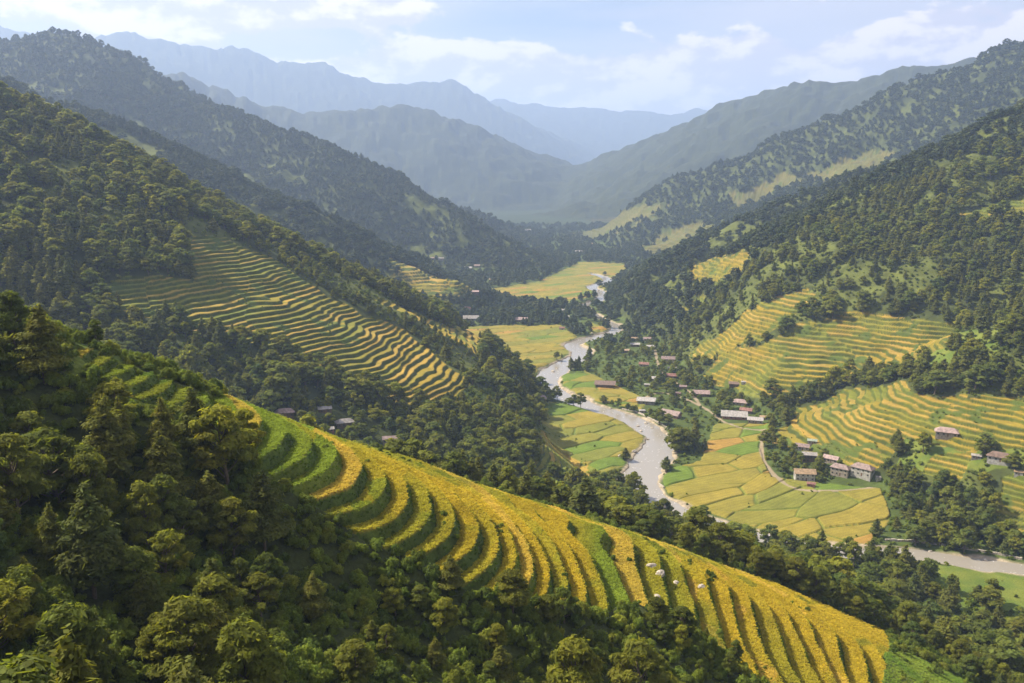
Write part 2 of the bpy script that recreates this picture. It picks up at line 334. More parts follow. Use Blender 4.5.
for ai, (poly, y0, y1, step, tag_) in enumerate(STEP_AREAS):
    far = y0 > 1000
    sx = 3 if not far else 1.5
    sel = np.nonzero((Y2 > y0) & (Y2 < y1) & (Hb > .8) & inpoly(PX + sx * n9 + EJX, PY + sx * .6 * n9 + EJY, poly))
    if not len(sel[0]): continue
    x, y, h = X2[sel], Y2[sel], Hb[sel]
    area_id[sel] = ai + 1; open_mask[sel] = True
    wob = step * (.36 * wobx[sel] if tag_ == 'A' else .5 * wobx[sel]) + step * (.16 * fbm(x, y, 12, 2, 55))
    if tag_[0] != 'A':
        mc = np.floor((x * .8 + y * .25 + 14 * fbm(x, y, 60, 2, 57)) / 47); wob = wob + step * .55 * (hsh(mc.astype(np.int64), mc.astype(np.int64) * 0 + ai, 58) - .5) * 2
    href = 109.0 if tag_ == 'A' else 0.0
    step = step * (1.08 + .30 * sstep(PX[sel], 480, 640)) if tag_ == 'A' else step
    uu = (h - href + wob) / step; kk = np.floor(uu); f = uu - kk
    a = .78 if tag_[0] == 'A' else .74
    # some terraces pinch out: where the local random is low two steps merge
    cell = np.floor((x + 5 * n9[sel]) / 19.0 + 3 * hsh(kk.astype(np.int64), kk.astype(np.int64) * 0, 5)); 
    r1 = hsh(kk.astype(np.int64), cell.astype(np.int64), ai + 60)
    r2 = hsh(kk.astype(np.int64) * 3, cell.astype(np.int64), ai + 90)
    gg = np.where(f < a, .04 * f / a, .04 + .96 * np.clip((f - a) / (1 - a), 0, 1) ** .8)
    zt = href + (kk + gg) * step - wob
    rice = np.where(f < a, sstep(f, .0, .025) * (1 - sstep(f, a - .05, a - .01)), 0)
    zt = zt + rice * step * .13 + rice * np.clip(.03 * step, .03, .1) * vnoise(x / .5, y / .5, 8) * (1 if not far else 0)
    HT[sel] = zt
    RICE[sel] = rice
    goldness = np.clip(.5 + .8 * fbm(x, y, 55, 2, 61) + (r1 - .5) * .9, 0, 1)
    if tag_ == 'A':
        px = PX[sel]; goldness = np.clip(goldness * .7 + .33 - .8 * (1 - sstep(px, 240, 420)) - .5 * sstep(px, 575, 610) * (1 - sstep(px, 660, 720)) + .2 * sstep(px, 700, 760), 0, 1)
    if tag_ == 'A0': goldness = goldness * .3
    if tag_ == 'J': goldness = np.clip(goldness + .15, 0, 1)
    if tag_ == 'K': goldness = np.clip(goldness + .08, 0, 1)
    if tag_ == 'B': goldness = np.clip(goldness * .8 + .35 * sstep(PX[sel], 200, 320) - .05, 0, 1)
    rc = lerp3(LIME[None], GOLD[None], goldness)
    rc = lerp3(rc, OCHRE[None], sstep(r2, .78, .8) * .6)
    ff = sstep(f + .04 * n9[sel], a - (.10 if tag_[0] == 'A' else .05), a + .02) + (1 - sstep(f, .0, .05)) * .5
    rr = BUND[None] * (.9 if tag_[0] == 'A' else .6) * (1 + .5 * fbm(x, y, 2.5, 2, 63)[:, None]) + np.array([.05, .05, .0])[None] * (1 if tag_[0] == 'A' else .3) * sstep(r2, .3, .9)[:, None]
    col = lerp3(rc * (1 + .09 * vnoise(x / .6, y / .6, 64)[:, None] + .10 * n9[sel][:, None] + .12 * vnoise(x / 3.1, y / 3.1, 65)[:, None]), rr, np.clip(ff, 0, 1))
    if tag_ != 'A': col = lerp3(col, np.array([.085, .10, .022])[None], np.full(len(col), .24))
    if far: col = lerp3(col, np.array([.10, .098, .03])[None], np.full(len(col), .80))
    # scrub breaking the terraces here and there
    sc_ = sstep(fbm(x, y, 14, 2, 67), .42, .6) * (.9 if tag_ not in ('A',) else .55)
    col = lerp3(col, np.array([.07, .10, .02])[None], sc_)
    C[sel] = col
# flat fields on the valley floor
RD = river_d(X2, Y2) if False else None
selF = np.nonzero((Hb < 14) & (Y2 > 330) & (Y2 < 2200))
fx, fy = X2[selF], Y2[selF]
rd = river_d(fx, fy)
RDfull = np.full((NR, NC), 99.0, np.float32); RDfull[selF] = rd
fm = np.zeros(fx.shape, bool)
for poly in FIELD_AREAS: fm |= inpoly(PX[selF] + 2 * n9[selF], PY[selF] + n9[selF], poly)
fm &= (rd > 3.5) & (Hb[selF] < 9)
x, y = fx[fm], fy[fm]; idx = (selF[0][fm], selF[1][fm])
sizes = 26.0
ang = .5 + .35 * vnoise(x / 220, y / 220, 77)
wxx = x + 7 * fbm(x, y, 45, 2, 78); wyy = y + 7 * fbm(x, y, 45, 2, 79)
qx = (wxx * .83 + wyy * .56) / 46; qy = (-wxx * .56 + wyy * .83) / 17
ix, iy = np.floor(qx), np.floor(qy)
d1 = np.full(x.shape, 9.0); d2 = np.full(x.shape, 9.0); cid = np.zeros(x.shape); cz = np.zeros(x.shape)
for a_ in (-1, 0, 1):
    for b_ in (-1, 0, 1):
        jx = (ix + a_).astype(np.int64); jy = (iy + b_).astype(np.int64)
        cx = jx + .15 + .7 * hsh(jx, jy, 81); cyy = jy + .15 + .7 * hsh(jx, jy, 82)
        d = np.hypot(qx - cx, qy - cyy); r = hsh(jx, jy, 83); rz = hsh(jx, jy, 84)
        m = d < d1
        d2 = np.where(m, d1, np.minimum(d2, d)); cid = np.where(m, r, cid); cz = np.where(m, rz, cz); d1 = np.where(m, d, d1)
edge = 1 - sstep(d2 - d1, .02, .06)
fieldc = lerp3(np.array([.215, .175, .03])[None], np.array([.13, .15, .028])[None], np.clip(sstep(cid, .2, .9) * .8 + .3 * fbm(x, y, 70, 2, 86), 0, 1))
fieldc = np.where((cid > .92)[:, None], np.array([.10, .15, .022])[None], fieldc)
fieldc = np.where((cid < .09)[:, None], OCHRE[None] * .62, fieldc)
fieldc = fieldc * (1 + .07 * np.sin((wxx * .56 - wyy * .83) * 1.9 + 6 * cid))[:, None]
fieldc = fieldc * (1 + .14 * fbm(x, y, 5, 2, 85)[:, None])
C[idx] = lerp3(fieldc, BUND[None] * 1.2, edge * .75)
HT[idx] = HT[idx] + (cz * .9 + .5) * (1 - edge) + .2 * edge
open_mask[idx] = True
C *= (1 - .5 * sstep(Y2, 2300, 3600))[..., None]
# trodden earth lanes between the villages
for lane in ([(640, 398), (662, 392), (700, 404), (732, 424), (764, 430)], [(655, 350), (662, 372), (690, 392), (700, 404)], [(764, 430), (762, 452), (776, 474), (800, 488), (876, 488)]):
    lp = smooth_line([(*Pz(a_, b_, 2.0), 0) for a_, b_ in lane], 6); sel = np.nonzero((Y2 > 500) & (Y2 < 1000) & (Hb < 40) & (X2 > 60))
    dl, _ = polydist(X2[sel], Y2[sel], [(p[0], p[1]) for p in lp]); k_ = 1 - sstep(dl + .8 * n9[sel], 1.0, 2.0)
    C[sel] = lerp3(C[sel], np.array([.26, .21, .15])[None], k_); m_ = k_ > .3; open_mask[(sel[0][m_], sel[1][m_])] = True
# river bed and stony banks
bank = sstep(rd, -1.5, 1.5)
HT[selF] = HT[selF] * sstep(rd, -2, 10) * 1.0 + (bank - 1) * 2.6 - .25 + .45 * sstep(rd, 0, 3)
bn = rd + 3.4 * fbm(fx, fy, 16, 2, 88)
gm = ((1 - sstep(bn, 1.6, 4.2)))[:, None]
C[selF] = C[selF] * (1 - gm) + gm * GRAVEL * (1 + .35 * vnoise(fx / 2, fy / 2, 89)[:, None])
nofor = RDfull < 3.0
open_mask |= nofor
# far slopes: unresolved canopy as relief of the ground
farc = sstep(Y2, 1900, 2600)
HT += (sstep(Y2, 3000, 4500) * sstep(Hb, 10, 60) * fbm(X2, Y2, 240, 3, 95) * 34).astype(np.float32)
farc = farc * (1 - sstep(Y2, 3200, 4600))
HT += (farc * (vnoise(X2 / 13, Y2 / 13, 91) * 3.0 + vnoise(X2 / 31, Y2 / 31, 92) * 4.0) * (area_id == 0) * sstep(Hb, 3, 15)).astype(np.float32)
# roughness of near ground
HT += (1 - sstep(Y2, 350, 600)) * (~open_mask) * .35 * n9

def np_mesh(name, co, quads, colors=None, smooth=True):
    me = bpy.data.meshes.new(name)
    me.vertices.add(len(co)); me.vertices.foreach_set('co', np.ascontiguousarray(co, np.float32).ravel())
    k = quads.shape[1]
    me.loops.add(quads.size); me.loops.foreach_set('vertex_index', np.ascontiguousarray(quads, np.int32).ravel())
    me.polygons.add(len(quads)); me.polygons.foreach_set('loop_start', np.arange(0, quads.size, k, dtype=np.int32))
    me.polygons.foreach_set('use_smooth', np.full(len(quads), smooth, bool))
    if colors is not None:
        at = me.color_attributes.new('cover', 'FLOAT_COLOR', 'POINT')
        c4 = np.ones((len(co), 4), np.float32); c4[:, :3] = colors; at.data.foreach_set('color', c4.ravel())
    me.update(calc_edges=True)
    return me
def grid_quads(nr, nc):
    i = np.arange(nr * nc, dtype=np.int32).reshape(nr, nc)
    return np.stack([i[:-1, :-1], i[:-1, 1:], i[1:, 1:], i[1:, :-1]], -1).reshape(-1, 4)

def mat(name):
    m = bpy.data.materials.new(name); m.use_nodes = True; nt = m.node_tree; nt.nodes.clear()
    out = nd(nt, 'ShaderNodeOutputMaterial'); return m, nt, out
M_land, nt, out = mat('land_cover')
at = nd(nt, 'ShaderNodeAttribute', attribute_name='cover')
tcg = nd(nt, 'ShaderNodeNewGeometry')
na = nd(nt, 'ShaderNodeTexNoise', i_Scale=1.6, i_Detail=4.0, i_Roughness=.65); nt.links.new(tcg.outputs['Position'], na.inputs[0])
nb = nd(nt, 'ShaderNodeTexNoise', i_Scale=.05, i_Detail=4.0, i_Roughness=.6); nt.links.new(tcg.outputs['Position'], nb.inputs[0])
va = ramp(nt, na.outputs[0], .25, .75, False); vb = ramp(nt, nb.outputs[0], .3, .7, False)
k1 = mixc(nt, va, (.62, .62, .6), (1.35, 1.35, 1.3)); k2 = mixc(nt, vb, (.85, .86, .85), (1.15, 1.13, 1.1))
c = mixc(nt, 1.0, mixc(nt, 1.0, at.outputs['Color'], k1, 'MULTIPLY'), k2, 'MULTIPLY')
bs = nd(nt, 'ShaderNodeBsdfPrincipled', i_Roughness=.95); bs.inputs['Specular IOR Level'].default_value = .15
nt.links.new(c, bs.inputs['Base Color'])
bp = nd(nt, 'ShaderNodeBump', i_Strength=.5, i_Distance=.5); nt.links.new(na.outputs[0], bp.inputs['Height']); nt.links.new(bp.outputs[0], bs.inputs['Normal'])
nt.links.new(bs.outputs[0], out.inputs[0])

def struct(name, me, m):
    o = bpy.data.objects.new(name, me); COL.objects.link(o); o['kind'] = 'structure'
    if m: me.materials.append(m)
    return o
co = np.stack([X2, Y2, HT], -1).reshape(-1, 3)
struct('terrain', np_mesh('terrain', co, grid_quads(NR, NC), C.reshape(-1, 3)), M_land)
# ground under and behind the view point
bx, by = np.meshgrid(np.linspace(-260, 260, 105), np.linspace(-140, 7.5, 40))
bh, _ = base_height(bx.ravel(), by.ravel())
struct('ground', np_mesh('ground', np.stack([bx.ravel(), by.ravel(), bh - .3], -1), grid_quads(40, 105), np.tile(GRASS, (bx.size, 1))), M_land)

# visible horizon test on the grid (running maximum of the sight angle along each column)
EL = (HT - CAM_Z) / Y2
RUN = np.maximum.accumulate(EL, axis=0)
area_cr = np.zeros((NR, NC), np.float32)
area_cr[inpoly(PX, PY, [(-40, 280), (40, 310), (130, 358), (250, 400), (250, 445), (140, 440), (60, 415), (-40, 360)]) & (Y2 < 240)] = 1
def grid_at(x, y, A):
    u = x / y
    fj = np.interp(u, U, np.arange(NC)); fi = np.interp(y, YR, np.arange(NR))
    i0 = np.clip(fi.astype(int), 0, NR - 2); j0 = np.clip(fj.astype(int), 0, NC - 2)
    a, b = fi - i0, fj - j0
    return (A[i0, j0] * (1 - a) * (1 - b) + A[i0 + 1, j0] * a * (1 - b) + A[i0, j0 + 1] * (1 - a) * b + A[i0 + 1, j0 + 1] * a * b)
def grid_near(x, y, A):
    fj = np.interp(x / y, U, np.arange(NC)); fi = np.interp(y, YR, np.arange(NR))
    return A[np.round(fi).astype(int), np.round(fj).astype(int)]
def land_z(x, y): return float(grid_at(np.array([x]), np.array([y]), HT)[0])
def ground_at_px(px, py, ymin=0, ymax=1e9):
    """the first piece of ground met along a photo sight line, beyond ymin"""
    u0 = (px - 512) / F_PX
    j = None
    for it in range(3):
        pass
    xc = u0; yc = (341.5 - py) / F_PX
    tx = xc / (CP + yc * SP); el = (yc * CP - SP) / (CP + yc * SP)
    ys = YR[(YR > max(ymin, 8)) & (YR < ymax)]
    z = grid_at(tx * ys, ys, HT); hit = np.nonzero(z >= CAM_Z + el * ys)[0]
    if not len(hit): return None
    y = ys[hit[0]]; return (tx * y, float(y), float(z[hit[0]]))
#@@WATER
# ------------------------------------------------------------------ river water
M_water, nt, out = mat('river_water')
g_ = nd(nt, 'ShaderNodeNewGeometry')
nw = nd(nt, 'ShaderNodeTexNoise', i_Scale=.55, i_Detail=5.0, i_Roughness=.62); nt.links.new(g_.outputs['Position'], nw.inputs[0])
nw2 = nd(nt, 'ShaderNodeTexNoise', i_Scale=.09, i_Detail=3.0); nt.links.new(g_.outputs['Position'], nw2.inputs[0])
foam = math_(nt, 'MULTIPLY', ramp(nt, nw.outputs[0], .60, .70), ramp(nt, nw2.outputs[0], .45, .62))
cw = mixc(nt, foam, (.25, .23, .20), (.60, .60, .58))
bs = nd(nt, 'ShaderNodeBsdfPrincipled', i_Roughness=.16); bs.inputs['IOR'].default_value = 1.33; bs.inputs['Specular IOR Level'].default_value = 1.0
nt.links.new(cw, bs.inputs['Base Color'])
nt.links.new(math_(nt, 'ADD', math_(nt, 'MULTIPLY', foam, .5), .14), bs.inputs['Roughness'])
bp = nd(nt, 'ShaderNodeBump', i_Strength=.3, i_Distance=.4); nt.links.new(nw.outputs[0], bp.inputs['Height']); nt.links.new(bp.outputs[0], bs.inputs['Normal'])
nt.links.new(bs.outputs[0], out.inputs[0])
ra = np.array(RIV); tn = np.gradient(ra, axis=0); tn /= np.linalg.norm(tn, axis=1)[:, None]; nm = np.stack([-tn[:, 1], tn[:, 0]], -1)
wv = []
for k_ in np.linspace(-1, 1, 7):
    wv.append(np.column_stack([ra + nm * (HWs[:, None] * 1.35 + 1.5) * k_, np.full(len(ra), -.55)]))
wv = np.stack(wv, 1)
struct('river', np_mesh('river', wv.reshape(-1, 3), grid_quads(len(ra), 7)), M_water)

#@@TREES
# ------------------------------------------------------------------ trees
rng = np.random.default_rng(11)
def foliage_mat(name, cols, trans=.45):
    m, nt, out = mat(name)
    oi = nd(nt, 'ShaderNodeObjectInfo'); at = nd(nt, 'ShaderNodeAttribute', attribute_name='cover')
    cr = nd(nt, 'ShaderNodeValToRGB'); el = cr.color_ramp.elements
    for i, c in enumerate(cols):
        e = el[i] if i < 2 else el.new(i / (len(cols) - 1))
        e.position = i / (len(cols) - 1); e.color = (*c, 1)
    nt.links.new(oi.outputs['Random'], cr.inputs[0])
    c = mixc(nt, 1.0, cr.outputs[0], at.outputs['Color'], 'MULTIPLY')
    df = nd(nt, 'ShaderNodeBsdfPrincipled', i_Roughness=.75); df.inputs['Specular IOR Level'].default_value = .10; nt.links.new(c, df.inputs['Base Color'])
    tr = nd(nt, 'ShaderNodeBsdfTranslucent'); nt.links.new(mixc(nt, 1.0, c, (1.9, 1.8, .7), 'MULTIPLY'), tr.inputs[0])
    mx = nd(nt, 'ShaderNodeMixShader'); mx.inputs[0].default_value = trans
    nt.links.new(df.outputs[0], mx.inputs[1]); nt.links.new(tr.outputs[0], mx.inputs[2]); nt.links.new(mx.outputs[0], out.inputs[0])
    return m
M_broad = foliage_mat('broad_leaves', [(.085, .108, .020), (.15, .158, .024), (.10, .13, .025), (.19, .195, .024), (.085, .12, .03), (.16, .175, .030)])
M_con = foliage_mat('conifer_needles', [(.08, .096, .020), (.125, .132, .024), (.08, .10, .026), (.15, .15, .026)], .38)
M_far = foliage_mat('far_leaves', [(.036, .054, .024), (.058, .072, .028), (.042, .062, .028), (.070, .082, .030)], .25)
M_shrub = foliage_mat('shrub_leaves', [(.085, .125, .018), (.15, .19, .024), (.07, .105, .018), (.19, .21, .026)], .35)
M_bark, nt, out = mat('bark')
bs = nd(nt, 'ShaderNodeBsdfPrincipled', i_Roughness=.9); nb_ = nd(nt, 'ShaderNodeTexNoise', i_Scale=6.0); tcb = nd(nt, 'ShaderNodeTexCoord'); nt.links.new(tcb.outputs['Object'], nb_.inputs[0])
nt.links.new(mixc(nt, nb_.outputs[0], (.05, .035, .022), (.17, .13, .09)), bs.inputs[0]); nt.links.new(bs.outputs[0], out.inputs[0])

def leaf_quads(c, nrm, ln, wd, r):
    """diamond leaf sprays at c, facing nrm"""
    n = len(c)
    a = r.normal(size=(n, 3)); a -= (a * nrm).sum(1)[:, None] * nrm; a /= np.linalg.norm(a, axis=1)[:, None] + 1e-9
    b = np.cross(nrm, a)
    ln = ln[:, None]; wd = wd[:, None]
    return np.stack([c - a * ln, c - b * wd + nrm * ln * .12, c + a * ln, c + b * wd - nrm * ln * .12], 1).reshape(-1, 3)
def unit(v): return v / (np.linalg.norm(v, axis=-1, keepdims=True) + 1e-9)
def tube(pts, rad, n=6):
    pts = np.array(pts, float); v = []; q = []
    for i, p in enumerate(pts):
        d = unit(pts[min(i + 1, len(pts) - 1)] - pts[max(i - 1, 0)])
        a = unit(np.cross(d, [.3, 1, .2])); b = np.cross(d, a)
        for k in range(n):
            t = 2 * math.pi * k / n; v.append(p + rad[i] * (a * math.cos(t) + b * math.sin(t)))
    for i in range(len(pts) - 1):
        for k in range(n):
            q.append((i * n + k, i * n + (k + 1) % n, (i + 1) * n + (k + 1) % n, (i + 1) * n + k))
    return np.array(v), np.array(q)
ICO_V = None
def ico():
    global ICO_V
    if ICO_V is None:
        import bmesh
        bm = bmesh.new(); bmesh.ops.create_uvsphere(bm, u_segments=7, v_segments=5, radius=1)
        bm.verts.ensure_lookup_table()
        vs = np.array([v.co for v in bm.verts]); fs = []
        for f in bm.faces:
            ids = [v.index for v in f.verts]
            fs.append(ids if len(ids) == 4 else ids + [ids[-1]])
        fs = [f for f in fs]
        ICO_V = (vs, np.array(fs)); bm.free()
    return ICO_V
def tree_arrays(kind, nleaf, lsz, seed, core=True):
    """tree of unit scale 10 m tall; returns trunk (v,q) list and crown (v,q,col)"""
    r = np.random.default_rng(seed)
    tv, tq, cv, cq, cc = [], [], [], [], []
    no = 0
    def addt(v, q):
        nonlocal no
        tv.append(v); tq.append(q + no); no += len(v)
    lean = r.normal(size=2) * .35
    lobes = []
    if kind == 'broad':
        W = r.uniform(2.6, 3.9); th = r.uniform(2.2, 3.6)
        top = np.array([lean[0], lean[1], 7.5])
        tp = [(0, 0, -1.2), (lean[0] * .1, 0, 1), (lean[0] * .5, lean[1] * .5, 4), top]
        addt(*tube(tp, [.24, .19, .14, .04]))
        fine = 1.7 if nleaf > 4000 else 1.0; fr = .74 if nleaf > 4000 else 1.0
        nl = int(r.integers(11, 17) * fine)
        for i in range(nl):
            a = i * 2.4 + r.uniform(-.5, .5); hh = th + (9.1 - th) * ((i + .5) / nl) ** .85
            k = math.sqrt(max(0, 1 - ((hh - th * 1.35) / (9.6 - th * 1.35)) ** 2)) if hh > th * 1.35 else .8
            rr = W * k * r.uniform(.45, .85)
            c = np.array([math.cos(a) * rr + lean[0] * hh / 8, math.sin(a) * rr + lean[1] * hh / 8, hh + r.uniform(-.4, .4)])
            rad = r.uniform(.95, 1.65) * (1 - .45 * i / nl) * fr
            lobes.append((c, np.array([rad, rad, rad * r.uniform(.6, .85)])))
            st = np.array([lean[0] * .4, lean[1] * .4, max(1.5, hh - 2.2)])
            addt(*tube([st, (st + c) / 2 + [0, 0, -.15], c], [.09, .06, .02], 4))
        lobes.append((np.array([lean[0], lean[1], 8.9]), np.array([1.1, 1.1, .9])))
    elif kind == 'conifer':
        W = r.uniform(2.3, 3.2); addt(*tube([(0, 0, -1.2), (0, 0, 3), (lean[0] * .3, lean[1] * .3, 7), (lean[0] * .4, lean[1] * .4, 9.9)], [.2, .16, .09, .02]))
        nw = 15
        for i in range(nw):
            hh = 1.9 + 7.6 * i / nw; k = (1 - (hh / 10.2) ** 2.1) * (0.75 if i < 2 else 1)
            nb2 = 4 if i < nw - 3 else 3
            for j in range(nb2):
                a = j * 2 * math.pi / nb2 + i * 1.1 + r.uniform(-.4, .4); rr = W * k * r.uniform(.5, 1.05)
                c = np.array([math.cos(a) * rr * .55, math.sin(a) * rr * .55, hh + r.uniform(-.15, .35)])
                lobes.append((c, np.array([max(.35, rr * .62), max(.35, rr * .62), .42 + .12 * k])))
                if i < 11: addt(*tube([(0, 0, hh - .1), c + [math.cos(a) * rr * .3, math.sin(a) * rr * .3, .05]], [.04, .012], 4))
        lobes.append((np.array([lean[0] * .4, lean[1] * .4, 9.6]), np.array([.3, .3, .55])))
    else:   # shrub, 10 units wide nominal
        nl = r.integers(6, 10)
        for i in range(nl):
            a = i * 2.4; rr = 3.0 * math.sqrt(i / nl)
            rad = r.uniform(1.1, 2.5)
            lobes.append((np.array([math.cos(a) * rr * 1.15, math.sin(a) * rr * 1.15, r.uniform(1.0, 4.6)]), np.array([rad, rad * r.uniform(.7, 1), rad * r.uniform(.7, 1.5)])))
        addt(*tube([(0, 0, -.6), (0.2, 0, 2.5)], [.2, .08], 5))
    w = np.array([l[1][0] ** 2 for l in lobes]); w = w / w.sum()
    nb = np.maximum(1, (w * nleaf).astype(int))
    vo = 0
    for (c, ra), n_ in zip(lobes, nb):
        d = unit(r.normal(size=(n_, 3))); d[:, 2] = np.where(d[:, 2] < -.35, -d[:, 2] * .6, d[:, 2]); d = unit(d)
        bump = 1 + .22 * np.sin(d[:, 0] * 5 + c[0] * 3) * np.sin(d[:, 1] * 5 + c[1] * 3 + 1) + .12 * r.normal(size=n_)
        pos = c + d * ra * (bump * r.uniform(.80, 1.18, n_))[:, None]
        nr = unit(d * 1.0 + r.normal(size=(n_, 3)) * .34 + [0, 0, .30])
        if kind == 'conifer': nr = unit(nr + [0, 0, .5])
        s_ = lsz * r.uniform(.6, 1.35, n_)
        wd_ = s_ * r.uniform(.38, .62, n_)
        if nleaf > 4000:
            lg = r.random(n_) < .3; s_ = np.where(lg, s_ * 1.9, s_); wd_ = np.where(lg, wd_ * .7, wd_)
        q = leaf_quads(pos, nr, s_, wd_, r)
        tone = (.75 + .5 * r.random()) * (.8 + .4 * r.random(n_))
        hue = r.uniform(-.05, .06) + r.uniform(-.06, .06, n_)
        col = np.stack([tone * (1 + hue), tone, tone * (1 - hue * .5)], -1)
        cv.append(q); cq.append(np.arange(n_ * 4).reshape(-1, 4) + vo); cc.append(np.repeat(col, 4, 0)); vo += n_ * 4
        if core:
            iv, iq = ico()
            v = c + iv * ra * (.55 if nleaf > 1200 else .72)
            cv.append(v); cq.append(iq + vo); cc.append(np.full((len(v), 3), .8)); vo += len(v)
    return np.concatenate(tv), np.concatenate(tq), np.concatenate(cv), np.concatenate(cq), np.concatenate(cc)
def fix_tris(q):
    return q
def poly_mesh(name, v, q, col):
    """quads where the last two indices may coincide (triangles)"""
    me = bpy.data.meshes.new(name)
    tri = q[:, 2] == q[:, 3]
    lens = np.where(tri, 3, 4); starts = np.concatenate([[0], np.cumsum(lens)[:-1]])
    flat = q.ravel(); keep = np.ones(flat.shape, bool); keep[np.nonzero(tri)[0] * 4 + 3] = False; flat = flat[keep]
    me.vertices.add(len(v)); me.vertices.foreach_set('co', np.ascontiguousarray(v, np.float32).ravel())
    me.loops.add(len(flat)); me.loops.foreach_set('vertex_index', flat.astype(np.int32))
    me.polygons.add(len(q)); me.polygons.foreach_set('loop_start', starts.astype(np.int32))
    if col is not None:
        at = me.color_attributes.new('cover', 'FLOAT_COLOR', 'POINT')
        c4 = np.ones((len(v), 4), np.float32); c4[:, :3] = col; at.data.foreach_set('color', c4.ravel())
    me.update(calc_edges=True); me.validate(); return me
def proto(kind, nleaf, lsz, seed, m):
    tv, tq, cv, cq, cc = tree_arrays(kind, nleaf, lsz, seed)
    tm = poly_mesh('trunk', tv, tq, None); tm.materials.append(M_bark)
    cm = poly_mesh('crown', cv, cq, cc); cm.materials.append(m)
    return tm, cm
def merged(kind, nleaf, lsz, seed, m, name):
    tv, tq, cv, cq, cc = tree_arrays(kind, nleaf, lsz, seed)
    me = poly_mesh(name, np.concatenate([cv, tv]), np.concatenate([cq, tq + len(cv)]), np.concatenate([cc, np.ones((len(tv), 3))]))
    me.materials.append(m); me.materials.append(M_bark)
    mi = np.zeros(len(cq) + len(tq), np.int32); mi[len(cq):] = 1; me.polygons.foreach_set('material_index', mi)
    return me
NEAR_B = [proto('broad', 9000, .21, 100 + i, M_broad) for i in range(7)]
NEAR_C = [proto('conifer', 7500, .19, 200 + i, M_con) for i in range(5)]
MID_B = [proto('broad', 1500, .46, 300 + i, M_broad) for i in range(7)]
MID_C = [proto('conifer', 1400, .40, 400 + i, M_con) for i in range(5)]
def coll(name, meshes):
    c = bpy.data.collections.new(name)
    for i, me in enumerate(meshes):
        o = bpy.data.objects.new('%s_%02d' % (name, i), me); c.objects.link(o)
    return c
C_NEAR = coll('near_forest_source', [merged('broad', 9000, .21, 100 + i, M_broad, 'ntree') for i in range(5)] + [merged('conifer', 7500, .19, 200 + i, M_con, 'ntree') for i in range(3)])
C_MID = coll('mid_forest_source', [merged('broad', 1100, .52, 300 + i, M_broad, 'mtree') for i in range(5)] + [merged('conifer', 1000, .46, 400 + i, M_con, 'mtree') for i in range(3)])
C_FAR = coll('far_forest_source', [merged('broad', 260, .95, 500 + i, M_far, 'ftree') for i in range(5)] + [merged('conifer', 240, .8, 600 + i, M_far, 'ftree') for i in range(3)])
C_SHN = coll('near_shrub_source', [merged('shrub', 2600, .50, 700 + i, M_shrub, 'nshrub') for i in range(5)])
C_SHM = coll('mid_shrub_source', [merged('shrub', 260, 1.2, 800 + i, M_shrub, 'mshrub') for i in range(4)])

def scatter(name, col, xyz, idx, scl, label=None, cat=None):
    me = bpy.data.meshes.new(name); n = len(xyz)
    me.vertices.add(n); me.vertices.foreach_set('co', np.ascontiguousarray(xyz, np.float32).ravel())
    a = me.attributes.new('pick', 'INT', 'POINT'); a.data.foreach_set('value', np.ascontiguousarray(idx, np.int32))
    a = me.attributes.new('size', 'FLOAT_VECTOR', 'POINT'); a.data.foreach_set('vector', np.ascontiguousarray(scl, np.float32).ravel())
    r = np.zeros((n, 3), np.float32); r[:, 2] = rng.uniform(0, 6.283, n); r[:, :2] = rng.normal(size=(n, 2)) * .05
    a = me.attributes.new('turn', 'FLOAT_VECTOR', 'POINT'); a.data.foreach_set('vector', r.ravel())
    me.update()
    o = bpy.data.objects.new(name, me); COL.objects.link(o); o['kind'] = 'stuff'
    o['label'] = label; o['category'] = cat
    g = bpy.data.node_groups.new(name + '_nodes', 'GeometryNodeTree')
    g.interface.new_socket('Geometry', in_out='INPUT', socket_type='NodeSocketGeometry'); g.interface.new_socket('Geometry', in_out='OUTPUT', socket_type='NodeSocketGeometry')
    gi = g.nodes.new('NodeGroupInput'); go = g.nodes.new('NodeGroupOutput')
    ci_ = g.nodes.new('GeometryNodeCollectionInfo'); ci_.inputs['Collection'].default_value = col; ci_.inputs['Separate Children'].default_value = True; ci_.inputs['Reset Children'].default_value = True
    ip = g.nodes.new('GeometryNodeInstanceOnPoints'); ip.inputs['Pick Instance'].default_value = True
    def na_(nm, dt):
        q = g.nodes.new('GeometryNodeInputNamedAttribute'); q.data_type = dt; q.inputs['Name'].default_value = nm; return q.outputs['Attribute']
    g.links.new(gi.outputs[0], ip.inputs['Points']); g.links.new(ci_.outputs[0], ip.inputs['Instance'])
    g.links.new(na_('pick', 'INT'), ip.inputs['Instance Index']); g.links.new(na_('size', 'FLOAT_VECTOR'), ip.inputs['Scale']); g.links.new(na_('turn', 'FLOAT_VECTOR'), ip.inputs['Rotation'])
    g.links.new(ip.outputs[0], go.inputs[0])
    md = o.modifiers.new('scatter', 'NODES'); md.node_group = g
    return o

def seen(x, y, z, h, margin):
    """does the top of something h tall at x, y, z rise above the land in front (with a margin in metres)"""
    return (z + h + margin - CAM_Z) / y >= grid_near(x, y * .995, RUN)
def candidates(ymin, ymax, sp, umax, seed):
    r = np.random.default_rng(seed)
    xs = np.arange(-umax * ymax - 10, umax * ymax + 10, sp); ys = np.arange(ymin, ymax, sp)
    gx, gy = np.meshgrid(xs, ys); gx = gx + r.uniform(-.5, .5, gx.shape) * sp * .95; gy = gy + r.uniform(-.5, .5, gy.shape) * sp * .95
    x, y = gx.ravel(), gy.ravel(); m = (np.abs(x) < umax * y + 12) & (y > ymin) & (y < ymax) & (np.abs(x) < 1.55 * y)
    return x[m], y[m], r
